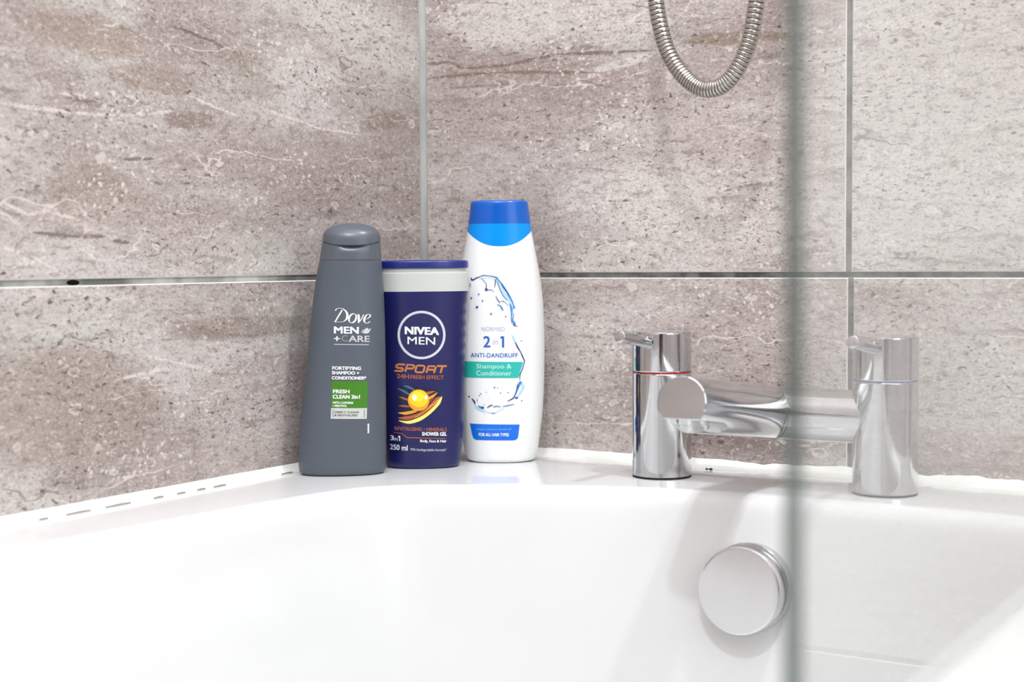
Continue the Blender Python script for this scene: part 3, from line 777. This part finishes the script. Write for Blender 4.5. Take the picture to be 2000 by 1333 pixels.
lb.ribbon([D(900, 345), D(935, 345), D(945, 450), D(935, 550)], [2.5, 4.2, 4.2, 2.4], WHITE, 2, nib=math.radians(0))
lb.ribbon([D(925, 555), D(1000, 470), D(1070, 335)], [2.0, 1.8, 1.7], WHITE, 2)
lb.ribbon([D(1098, 462), D(1180, 435), D(1245, 370), D(1215, 328), D(1150, 345), D(1095, 425), D(1085, 500), D(1130, 560), D(1190, 550), D(1240, 510)], [1.8, 1.8, 3.2, 2.6, 2.6, 4.0, 4.2, 2.8, 2.0, 1.6], WHITE, 2, nib=math.radians(10))
lb.text('MEN', 652.2, 700.8, 639.2, 652.8, WHITE, bold=0.055)
lb.text('+', 652.4, 664, 658, 667.6, WHITE, bold=0.03)
lb.text('C', 667, 679.2, 656, 668.4, GREYINK, bold=0.02)
lb.text('ARE', 681, 722.3, 656.4, 668.6, SILVER, bold=0.03)
lb.poly([D(985, 775), D(1060, 778), D(1110, 790), D(1060, 765), D(1015, 728), D(1080, 735), D(1120, 695), D(1170, 680), D(1195, 700), D(1200, 745), D(1225, 705), D(1270, 700), D(1240, 745), D(1215, 800), D(1170, 828), D(1100, 832), D(1040, 810)], SILVER, 2)
lb.ribbon([(652, 674), (720.5, 674)], [1.4, 1.4], SILVER, 2, smooth=False)
lb.text('FORTIFYING', 648.8, 705.2, 716.8, 723.6, WHITE, bold=0.06)
lb.text('SHAMPOO +', 648.2, 701.8, 726, 732.6, WHITE, bold=0.06)
lb.text('CONDITIONER*', 648, 715.4, 735.8, 742.6, WHITE, bold=0.06)
GREEN = ink('ink_green', (60, 122, 10))
lb.poly([(648.2, 745.6), (718.8, 745.6), (717.4, 798.3), (646.8, 798.3)], GREEN, 1)
lb.text('FRESH', 650.2, 682.6, 762, 769.4, WHITE, bold=0.06)
lb.text('CLEAN 2in1', 649.6, 703, 772.2, 779.8, WHITE, bold=0.06)
lb.text('WITH CAFFEINE', 649.4, 690, 785.6, 790, WHITE, bold=0.05)
lb.text('+ MENTHOL', 649.2, 677.8, 791.8, 796, WHITE, bold=0.05)
lb.poly([(646.6, 798.3), (717.2, 798.3), (716.4, 819.4), (645.8, 819.4)], LGREY, 1)
DKI = ink('ink_dark', (74, 80, 82))
lb.text('DEEPLY CLEANS', 653.4, 701, 804.2, 808.2, DKI, bold=0.03); lb.text('& REVITALISES', 653.2, 697.8, 810.2, 814.2, DKI, bold=0.03)
for a_, b_ in (((652, 801.6), (650.6, 801.6)), ((710, 801.6), (711.6, 801.6))):
    lb.ribbon([a_, b_, (b_[0], 815.8), (a_[0], 815.8)], [1.0] * 4, DKI, 2, smooth=False)
rnd = random.Random(11); yy = 829.0
while yy < 847:
    hh = rnd.uniform(0.8, 2.0); x_ = rnd.uniform(717.4, 718.4); lb.poly([(x_, yy), (721.4, yy), (721.4, yy + hh), (x_, yy + hh)], WHITE, 2); yy += hh + 0.35
lb.build('label_print', body)

# ---- navy shower gel bottle
NR = [(0.0, 0.0272), (0.001, 0.0290), (0.003, 0.0301), (0.0119, 0.0313), (0.0343, 0.0330), (0.0558, 0.0341), (0.0902, 0.0351), (0.1223, 0.0362), (0.1415, 0.0371), (0.1457, 0.0378), (0.1607, 0.0379), (0.18, 0.0379)]
NL = [(z, -v - 0.0020) for z, v in NR]
ND = [(0.0, 0.0180), (0.001, 0.0193), (0.003, 0.0201), (0.02, 0.0206), (0.09, 0.0212), (0.15, 0.0208), (0.18, 0.0205)]
pt, front, geom = bottle_fn(NL, NR, ND, 2.3)
def npt(th, z, grow=0.0):      # finger ridges down both narrow sides
    p = pt(th, z, grow); side = abs(math.cos(th)) ** 6
    env = max(0.0, min(1.0, (z - 0.082) / 0.008)) * max(0.0, min(1.0, (0.140 - z) / 0.008))
    p.x -= math.copysign(1, math.cos(th)) * side * env * 0.0011 * (0.5 - 0.5 * math.cos((z - 0.082) * 2 * PI / 0.0094)); return p
navy = principled('navy_plastic', (24, 26, 84), rough=0.32, spec=0.5)
navy_lid = principled('navy_lid_plastic', (26, 38, 114), rough=0.28, spec=0.5)
pearl = principled('pearl_grey_plastic', (196, 199, 194), rough=0.30, spec=0.5)
niv = empty('shower_gel_bottle', (0.0797, -0.1159, 0.0003), math.radians(35.31)); tag(niv, 'navy blue shower gel bottle with flat lid, between the grey bottle and white bottle', 'bottle')
bm = bmesh.new()
skin(bm, zrings(npt, [0.0, 0.0004, 0.001, 0.002, 0.003, 0.006, 0.012, 0.02, 0.03, 0.045, 0.06, 0.075] + [0.080 + 0.00118 * k for k in range(55)] + [0.1462], SEG))
body = obj('body', bm, navy, niv)
bm = bmesh.new()
skin(bm, zrings(pt, [0.1462, 0.1466, 0.152, 0.157, 0.1604, 0.1612], SEG) + zrings(pt, [0.1616], SEG, grow=-0.0006) + zrings(pt, [0.1622, 0.166], SEG, grow=-0.0014))
obj('collar', bm, pearl, niv)
bm = bmesh.new()
lr = zrings(pt, [0.1650], SEG, grow=-0.0012) + zrings(pt, [0.1653], SEG, grow=-0.0002) + zrings(pt, [0.1660, 0.1700], SEG, grow=0.0004) + zrings(pt, [0.1710], SEG, grow=0.0001) + zrings(pt, [0.1716], SEG, grow=-0.0008)
for f in (0.8, 0.55, 0.25):
    lr.append([Vector((p.x * f - 0.001 * (1 - f), p.y * f, 0.1716 + 0.0007 * (1 - f))) for p in lr[5]])
skin(bm, lr)
obj('lid', bm, navy_lid, niv)
aff = ((0.00041951, -4.2285e-06, -0.343817), (-4.9199e-06, -0.00042146, 0.390810))
lb = Label(aff, front, 0.024, 824)
RING = ink('ink_ring_silver', (205, 205, 214)); DISC = ink('ink_navy_disc', (30, 34, 84)); GOLD = ink('ink_gold', (196, 134, 74), 0.35); ORANGE = ink('ink_orange', (206, 106, 50)); COPPER = ink('ink_copper', (168, 92, 56))
lb.ellipse(823.2, 655.2, 45, 45, DISC, 1, sloped=False); lb.ellipse(823.2, 655.2, 46.9, 47.2, RING, 2, rin=4.7, sloped=False)
lb.text('NIVEA', 790.4, 857.5, 639.4, 654.6, WHITE, bold=0.07); lb.text('MEN', 795.8, 849.8, 659, 673.6, WHITE, bold=0.012)
SP = lambda x, y: (755 + x / 10.256, 700 + y / 10.256)
for strokes_ in ([(368, 134), (232, 130), (200, 150), (188, 185), (215, 200), (318, 206), (330, 225), (312, 258), (290, 266), (155, 262)], [(372, 278), (414, 136), (530, 141), (556, 158), (538, 198), (510, 212), (400, 208)],
                 [(622, 150), (742, 154), (764, 174), (738, 268), (712, 288), (596, 284), (574, 262), (600, 168), (622, 150)], [(796, 298), (836, 164), (958, 166), (986, 184), (948, 302)], [(818, 232), (964, 236)], [(1008, 160), (1204, 166)], [(1122, 166), (1076, 302)]):
    pp_ = [SP(*p) for p in strokes_]
    lb.ribbon(pp_, [3.7] * len(pp_), GOLD, 2, smooth=False, sloped=False); lb.ribbon(pp_, [1.3] * len(pp_), ORANGE, 3, smooth=False, sloped=False)
lb.text('24H', 774.5, 799, 732.4, 741, COPPER, bold=0.045); lb.text('FRESH EFFECT', 801.3, 866.6, 733.4, 741.2, COPPER, bold=0.035)
def S(x, y): return (755 + x / 10.256, 700 + y / 10.256)
TEAL = ink('ink_night_teal', (16, 22, 60)); SLATE = ink('ink_slate', (70, 100, 140)); YEL = ink('ink_yellow', (246, 208, 30)); YEL2 = ink('ink_pale_yellow', (250, 232, 120)); AMB = ink('ink_amber', (240, 160, 40)); BRN = ink('ink_brown', (176, 96, 66)); NIGHT = ink('ink_night', (40, 20, 30)); CREAM = ink('ink_cream', (250, 246, 220))
lb.poly([S(200, 590), S(330, 540), S(560, 560), S(800, 600), S(1000, 600), S(1080, 690), S(1020, 860), S(820, 1050), S(560, 1150), S(300, 1130), S(230, 1000), S(210, 780)], TEAL, 1, False)
def SW(pts, ws, mt, layer=2): lb.ribbon([S(*p) for p in pts], ws, mt, layer, sloped=False)
SW([(330, 560), (430, 580), (560, 640)], [0.6, 5, 3], SLATE); SW([(200, 610), (330, 660), (470, 740)], [0.4, 4.5, 3], SLATE); SW([(240, 780), (340, 810), (450, 850)], [0.4, 4, 3], COPPER); SW([(235, 960), (340, 965), (460, 975)], [0.4, 4, 3], COPPER)
SW([(230, 1105), (400, 1110), (560, 1070), (640, 1020)], [1, 7, 6, 3], AMB, 2)
SW([(780, 720), (880, 690), (970, 665)], [7, 5, 0.6], BRN, 2); SW([(800, 830), (920, 770), (1020, 690)], [7, 5, 0.6], AMB, 2); SW([(700, 990), (860, 890), (1010, 760)], [6, 4, 0.5], BRN, 3)
SW([(230, 1210), (430, 1200), (640, 1130), (830, 1000), (1010, 830), (1080, 780)], [1, 9, 11, 10, 7, 1], BRN, 3)
SW([(220, 1150), (420, 1150), (620, 1090), (800, 970), (1010, 760)], [0.8, 3, 3.5, 3.5, 1], NIGHT, 4)
SW([(240, 1260), (440, 1290), (660, 1220), (860, 1080), (1040, 900), (1110, 770)], [0.8, 6, 8, 8, 7, 0.8], YEL2, 3); SW([(560, 1200), (740, 1120), (900, 980), (1060, 820)], [1, 5, 6, 1], AMB, 4)
SW([(240, 1240), (430, 1245), (640, 1180), (840, 1040), (1020, 880)], [0.5, 1.6, 1.8, 1.8, 0.6], NIGHT, 5)
lb.ellipse(*S(640, 845), 21, 21, AMB, 5, sloped=False); lb.ellipse(*S(640, 815), 18.4, 16.6, YEL, 6, sloped=False); lb.ellipse(*S(620, 780), 12, 10, ink('ink_lemon', (250, 226, 60)), 7, sloped=False)
lb.ellipse(*S(560, 790), 4.2, 6, CREAM, 8, sloped=False); lb.ellipse(*S(790, 790), 3.4, 4, CREAM, 8, sloped=False)
lb.text('REVITALISING • MINERALS', 770, 872.8, 836, 843, COPPER, bold=0.03); lb.text('SHOWER GEL', 824, 872.8, 844.6, 852, WHITE, bold=0.045)
lb.ribbon([(768, 848), (784.4, 849), (794.8, 856.6), (872, 857)], [0.9, 1.6, 2.0, 1.1], COPPER, 2, smooth=False)
lb.text('3', 761.6, 768.8, 854, 864, WHITE, bold=0.03); lb.text('IN', 769.6, 776.4, 858.2, 864.2, WHITE); lb.poly([(776.8, 856.2), (779, 854), (781.4, 854), (781.4, 864.2), (779.4, 864.2), (779.4, 856.4), (777.4, 857.6)], WHITE, 2)
lb.text('Body, Face & Hair', 820.4, 872.4, 859.6, 866.4, WHITE, bold=0.03); lb.text('250 ml', 761.2, 796, 871.6, 882.4, WHITE, bold=0.025)
lb.text('99% biodegradable formula*', 801.6, 872, 877, 883.6, SILVER, bold=0.012)
lb.build('label_print', body)

# ---- white anti-dandruff bottle with a blue cap
WR = [(0.0, 0.0262), (0.0008, 0.0285), (0.0025, 0.0302), (0.006, 0.0315), (0.019, 0.0339), (0.0481, 0.0372), (0.0714, 0.0383), (0.1, 0.0387), (0.1289, 0.0380), (0.1518, 0.0361), (0.1748, 0.0322), (0.1967, 0.0282), (0.2216, 0.0250), (0.23, 0.0245)]
WL = [(z, -v + 0.0016) for z, v in WR]
WD = [(0.0, 0.0178), (0.0008, 0.0192), (0.0025, 0.0202), (0.02, 0.0210), (0.10, 0.0212), (0.16, 0.0200), (0.20, 0.0180), (0.23, 0.0165)]
pt, front, geom = bottle_fn(WL, WR, WD, 2.3)
wp = principled('white_plastic', (238, 239, 238), rough=0.28, spec=0.5)
whi = empty('conditioner_bottle', (0.1162, -0.0548, 0.0003), math.radians(32.38)); tag(whi, 'tall white bottle with a bright blue cap and a teal label band', 'bottle')
def ucut(th): return 0.1962 - 0.0131 * (max(0.0, 1 - math.cos(th) ** 2)) ** 1.1   # cap seam dips in a U on both faces
bm = bmesh.new(); rr = zrings(pt, [0.0, 0.0004, 0.0010, 0.002, 0.0035, 0.006, 0.012, 0.02], SEG)
for k in range(1, 31):
    f = k / 30; rr.append([pt(2 * PI * i / SEG, 0.02 + (ucut(2 * PI * i / SEG) - 0.02) * f) for i in range(SEG)])
skin(bm, rr); body = obj('body', bm, wp, whi)
cb1 = principled('bright_blue_plastic', (0, 142, 230), rough=0.25, spec=0.3); cb2 = principled('deep_blue_plastic', (4, 88, 184), rough=0.2, spec=0.5)
bm = bmesh.new(); rr = []
rr.append([pt(2 * PI * i / SEG, ucut(2 * PI * i / SEG), -0.0008) for i in range(SEG)])
for k in range(0, 9):
    f = k / 8; rr.append([pt(2 * PI * i / SEG, ucut(2 * PI * i / SEG) + 0.0002 + (0.2020 - ucut(2 * PI * i / SEG)) * f, 0.0001) for i in range(SEG)])
skin(bm, rr); cap = obj('cap', bm, cb1, whi)
bm = bmesh.new()
rr = zrings(pt, [0.2022, 0.2026, 0.207, 0.212, 0.217, 0.2200], SEG, grow=0.0001) + zrings(pt, [0.2212], SEG, grow=-0.0004) + zrings(pt, [0.2218], SEG, grow=-0.0014)
rr.append([Vector((0.0008 + (p.x - 0.0008) * 0.88, p.y * 0.85, 0.2216)) for p in rr[-1]]); rr.append([Vector((0.0008 + (p.x - 0.0008) * 0.6, p.y * 0.6, 0.2208)) for p in rr[7]])
skin(bm, rr); obj('lid', bm, cb2, cap)
aff = ((0.00043114, -3.1878e-06, -0.418334), (-3.2209e-06, -0.00043209, 0.394667))
lb = Label(aff, front, 0.0, 977)
B1 = ink('ink_blue', (24, 100, 186)); B2 = ink('ink_pale_blue_grey', (178, 190, 210)); TEALB = ink('ink_teal', (40, 184, 170)); TEALL = ink('ink_teal_light', (46, 190, 178)); BOX = ink('ink_box_blue', (6, 110, 222)); MINT = ink('ink_mint', (206, 240, 234)); SKY = ink('ink_sky', (120, 176, 236))
lb.text('NORMED', 940.4, 986, 639, 647.4, B2, bold=-0.006); lb.text('2', 944, 957.8, 657, 678.8, B1, bold=0.022); lb.text('in', 962, 973, 663, 673, B2, shear=0.25, bold=-0.008); lb.poly([(976.6, 660.4), (978.6, 657.4), (984.6, 657.4), (984.6, 679), (980.4, 679), (980.4, 661.4), (977.2, 661.4)], B1, 2)
lb.text('ANTI-DANDRUFF', 919, 1011.3, 690.2, 698.8, B1, bold=0.012, spacing=1.05)
lb.poly([(901, 707), (1021.5, 707.6), (1012.5, 738.8), (902, 738.6)], TEALB, 1)
lb.text('Shampoo &', 930, 998.7, 711.6, 723.0, MINT, bold=0.004); lb.text('Conditioner', 930, 998.7, 724.4, 734.2, MINT, bold=0.004)
bx = [(917.3, 829.3), (1015, 830.4), (1012.6, 852), (1011, 858), (1006, 861.2), (930, 861.2), (924.6, 859), (921.8, 852)]
lb.poly(bx, BOX, 1)
lb.text('helps control dandruff', 930.5, 999, 837.2, 842.8, SKY, bold=-0.004, shear=0.15); lb.text('FOR ALL HAIR TYPES', 934.7, 994, 847, 853.2, WHITE, bold=0.04)
# water splash
W1 = ink('ink_water_navy', (44, 62, 130)); W2 = ink('ink_water_blue', (70, 140, 205)); W3 = ink('ink_water_pale', (176, 212, 240)); W4 = ink('ink_water_ice', (216, 230, 242)); W5 = ink('ink_water_steel', (96, 122, 160))
def P5(x, y): return (900 + x / 9.52, 520 + y / 9.52)
def P6(x, y): return (900 + x / 9.52, 630 + y / 9.52)
def P7(x, y): return (900 + x / 9.52, 740 + y / 9.52)
def rib(P, pts, ws, mt, layer=2): lb.ribbon([P(*p) for p in pts], ws, mt, layer)
rib(P5, [(190, 225), (205, 262), (240, 258), (300, 222), (360, 212)], [2.2, 3.2, 2.4, 2.2, 1.0], W1, 3)
rib(P5, [(330, 215), (420, 182), (520, 190), (610, 205), (690, 235)], [1.2, 2.2, 1.8, 2.6, 3.4], W5, 3)
rib(P5, [(340, 225), (430, 215), (560, 215), (680, 260)], [2, 4, 4, 5], W4, 2)
rib(P5, [(185, 325), (168, 360), (185, 395)], [0.8, 2.0, 0.8], W5, 3)
rib(P5, [(380, 240), (440, 290), (475, 350), (470, 430)], [1, 1.2, 1.4, 2.4], W5, 3); lb.ellipse(*P5(472, 440), 2.6, 3.0, W1, 4); rib(P5, [(480, 455), (560, 445), (620, 490)], [2, 1.4, 0.6], W5, 3)
lb.poly([P5(650, 235), P5(720, 270), P5(800, 380), P5(880, 500), P5(950, 640), P5(985, 780), P5(960, 900), P5(925, 800), P5(890, 660), P5(800, 560), P5(740, 430), P5(680, 330)], W3, 2)
rib(P5, [(670, 235), (740, 310), (800, 400), (860, 490), (910, 580), (965, 690), (990, 790)], [3, 2.6, 4, 3, 4, 3, 1.5], W2, 3)
rib(P5, [(750, 330), (800, 410), (860, 490), (905, 580)], [0.8, 2.0, 1.8, 1.2], W1, 4)
rib(P5, [(650, 250), (640, 330), (630, 400)], [3, 2.4, 1], W5, 3); rib(P5, [(680, 290), (720, 420), (790, 560), (860, 640)], [2, 1.4, 1.4, 0.8], W5, 3)
rib(P5, [(650, 560), (690, 640), (730, 690)], [1, 2.6, 1.6], W5, 3); rib(P5, [(670, 720), (730, 740), (770, 800), (785, 830)], [1, 2.4, 3.6, 1.6], W2, 3); rib(P5, [(735, 655), (780, 655), (850, 700), (880, 750)], [0.8, 1.8, 1.0, 0.8], W5, 3)
rib(P5, [(910, 700), (940, 800), (945, 900), (940, 990), (950, 1070)], [2, 4.5, 3, 1.8, 1.6], W2, 3); rib(P5, [(985, 880), (975, 960), (960, 1010), (995, 1060), (1010, 1110)], [1.2, 2, 3.4, 4.6, 2.4], W2, 3); rib(P5, [(975, 1060), (990, 1100), (1060, 1130)], [1.6, 2, 0.6], W1, 4); lb.ellipse(*P5(990, 770), 2.2, 3.0, W2, 4)
for x, y, r, mt in ((333, 530, 1.6, W5), (195, 603, 1.6, W1), (405, 652, 1.6, W5), (300, 765, 2.5, W1), (560, 888, 2.2, W5), (835, 942, 1.4, W5), (520, 552, 1.0, W4), (500, 140, 0.9, W4)): lb.ellipse(*P5(x, y), r, r * 1.1, mt, 3)
lb.ellipse(*P5(290, 740), 1.7, 1.9, W4, 4); lb.ellipse(*P5(550, 880), 1.2, 1.4, W4, 4)
rib(P6, [(955, 240), (990, 320), (1030, 400)], [2, 4, 2], W3, 2); rib(P6, [(1015, 375), (1060, 470), (1110, 550), (1150, 640), (1185, 720), (1175, 770), (1150, 870), (1105, 960), (1095, 1080)], [1.6, 3.0, 1.6, 2.4, 1.8, 1.6, 1.4, 2.2, 0.8], W1, 3)
rib(P6, [(1160, 760), (1130, 860), (1090, 960)], [2, 2, 1.4], W3, 3); lb.ellipse(*P6(1128, 345), 1.2, 1.3, W5, 3)
rib(P7, [(1125, 60), (1070, 130), (1040, 230), (1000, 330), (960, 375), (870, 420)], [5, 6, 3, 2, 2.6, 1], W2, 3); rib(P7, [(1075, 130), (1040, 220), (1000, 320), (965, 370), (865, 422)], [1.6, 1.4, 1.4, 2.0, 0.8], W1, 4)
rib(P7, [(1140, 90), (1160, 170), (1110, 260), (1050, 350)], [3, 5, 4, 2], W3, 2); lb.ellipse(*P7(1035, 360), 3.2, 1.8, W1, 4)
rib(P7, [(200, 380), (245, 430), (265, 480)], [1.6, 3.6, 2], W1, 3); rib(P7, [(300, 380), (305, 430)], [0.8, 1.6], W5, 3); rib(P7, [(260, 500), (320, 560), (400, 595), (450, 600)], [2, 4, 5, 2], W3, 2); rib(P7, [(320, 510), (370, 540), (430, 545)], [2, 4, 3], W2, 3); lb.ellipse(*P7(405, 545), 2.8, 2.2, W1, 4)
rib(P7, [(490, 545), (530, 515), (590, 490)], [1.2, 2.4, 1.6], W1, 3); rib(P7, [(600, 530), (680, 515), (740, 530)], [1.6, 1.8, 1], W5, 3); rib(P7, [(450, 610), (600, 640), (720, 590), (850, 510), (1000, 470)], [1.2, 2.6, 3, 3, 1], W4, 2); rib(P7, [(780, 520), (860, 505), (930, 490), (990, 480)], [1.2, 1.8, 1.4, 1], W5, 3)
rib(P7, [(570, 635), (610, 650), (640, 640)], [0.8, 1.6, 0.8], W5, 3)
for x, y, r, mt in ((150, 345, 1.7, W1), (370, 285, 1.3, W5), (340, 320, 1.1, W5), (625, 165, 1.6, W5), (655, 205, 1.1, W4), (685, 170, 1.0, W5), (740, 270, 1.3, W5), (880, 262, 1.3, W5), (475, 258, 0.9, W5), (440, 660, 1.4, W4), (1135, 415, 1.4, W5), (545, 380, 1.0, W4), (435, 490, 0.9, W5)): lb.ellipse(*P7(x, y), r, r, mt, 3)
lb.build('label_print', body)

# ------------------------------------------------------------------ glass shower screen standing on the near rim
def glass_mats():
    mt = bpy.data.materials.new('screen_glass'); mt.use_nodes = True; t = NT(mt); t.n.remove(t.n['Principled BSDF'])
    out = t.n['Material Output']
    tr = t.new('ShaderNodeBsdfTransparent'); tr.inputs[0].default_value = (0.985, 0.994, 0.989, 1)
    gl = t.new('ShaderNodeBsdfGlossy'); gl.inputs['Roughness'].default_value = 0.02
    df = t.new('ShaderNodeBsdfDiffuse'); df.inputs[0].default_value = (0.86, 0.87, 0.86, 1)
    tl = t.new('ShaderNodeBsdfTranslucent'); tl.inputs[0].default_value = (0.86, 0.87, 0.86, 1)
    film = t.new('ShaderNodeMixShader'); film.inputs[0].default_value = 0.5; t.l.new(df.outputs[0], film.inputs[1]); t.l.new(tl.outputs[0], film.inputs[2])
    fr = t.new('ShaderNodeFresnel'); fr.inputs[0].default_value = 1.45
    a = t.new('ShaderNodeMixShader'); t.l.new(t.math('MULTIPLY', fr.outputs[0], 0.22), a.inputs[0]); t.l.new(tr.outputs[0], a.inputs[1]); t.l.new(gl.outputs[0], a.inputs[2])
    tc = t.new('ShaderNodeTexCoord').outputs['Object']
    n, _ = t.noise(t.scale(tc, 20, 40, 260), 1.0, 4, 0.65); n2, _ = t.noise(t.scale(tc, 8, 8, 14), 1.0, 2, 0.5)
    f = t.math('ADD', t.ramp(n, 0.3, 0.7, 0.015, 0.075), t.ramp(n2, 0.3, 0.7, 0.02, 0.06))
    b = t.new('ShaderNodeMixShader'); t.l.new(f, b.inputs[0]); t.l.new(a.outputs[0], b.inputs[1]); t.l.new(film.outputs[0], b.inputs[2])
    t.l.new(b.outputs[0], out.inputs[0])
    me = bpy.data.materials.new('screen_glass_edge'); me.use_nodes = True; t = NT(me); t.n.remove(t.n['Principled BSDF'])
    tr = t.new('ShaderNodeBsdfTransparent'); tr.inputs[0].default_value = (0.60, 0.62, 0.608, 1)
    df = t.new('ShaderNodeBsdfDiffuse'); df.inputs[0].default_value = (0.30, 0.345, 0.33, 1)
    gl = t.new('ShaderNodeBsdfGlossy'); gl.inputs['Roughness'].default_value = 0.1; gl.inputs[0].default_value = (0.8, 0.9, 0.86, 1)
    a = t.new('ShaderNodeMixShader'); a.inputs[0].default_value = 0.14; t.l.new(tr.outputs[0], a.inputs[1]); t.l.new(df.outputs[0], a.inputs[2])
    b = t.new('ShaderNodeMixShader'); b.inputs[0].default_value = 0.05; t.l.new(a.outputs[0], b.inputs[1]); t.l.new(gl.outputs[0], b.inputs[2])
    t.l.new(b.outputs[0], t.n['Material Output'].inputs[0])
    return mt, me
GM, GE = glass_mats()
GX, GT, GY = 0.6605, 0.0056, -0.7755
scr = empty('shower_screen', (GX, -0.39, 0.0)); tag(scr, 'clear glass shower screen with a green edge standing on the near rim of the bath', 'shower screen')
inv = Matrix.Translation(scr.location).inverted()
bm = bmesh.new(); box(bm, (GX - GT / 2, GY + 0.0012, 0.0005), (GX + GT / 2, -0.004, 1.40)); o = obj('glass_pane', bm, GM, smooth=False); o.parent = scr; o.matrix_parent_inverse = inv
# the polished front edge
bm = bmesh.new()
q = [[Vector((GX + GT / 2 * sx, y, z)) for sx, y in ((-1, GY + 0.0011), (-1, GY + 0.0006), (-0.75, GY), (0.75, GY), (1, GY + 0.0006), (1, GY + 0.0011))] for z in (0.0005, 1.40)]
skin(bm, q); o = tag(obj('glass_edge', bm, GE, smooth=False), label='blurred green edge of the glass'); o.parent = scr; o.matrix_parent_inverse = inv
bm = bmesh.new(); box(bm, (GX - 0.009, -0.022, 0.0005), (GX - GT / 2 - 0.0002, -0.0005, 1.42)); box(bm, (GX + GT / 2 + 0.0002, -0.022, 0.0005), (GX + 0.009, -0.0005, 1.42))
o = obj('wall_channel', bm, M['chrome'], smooth=False); o.parent = scr; o.matrix_parent_inverse = inv
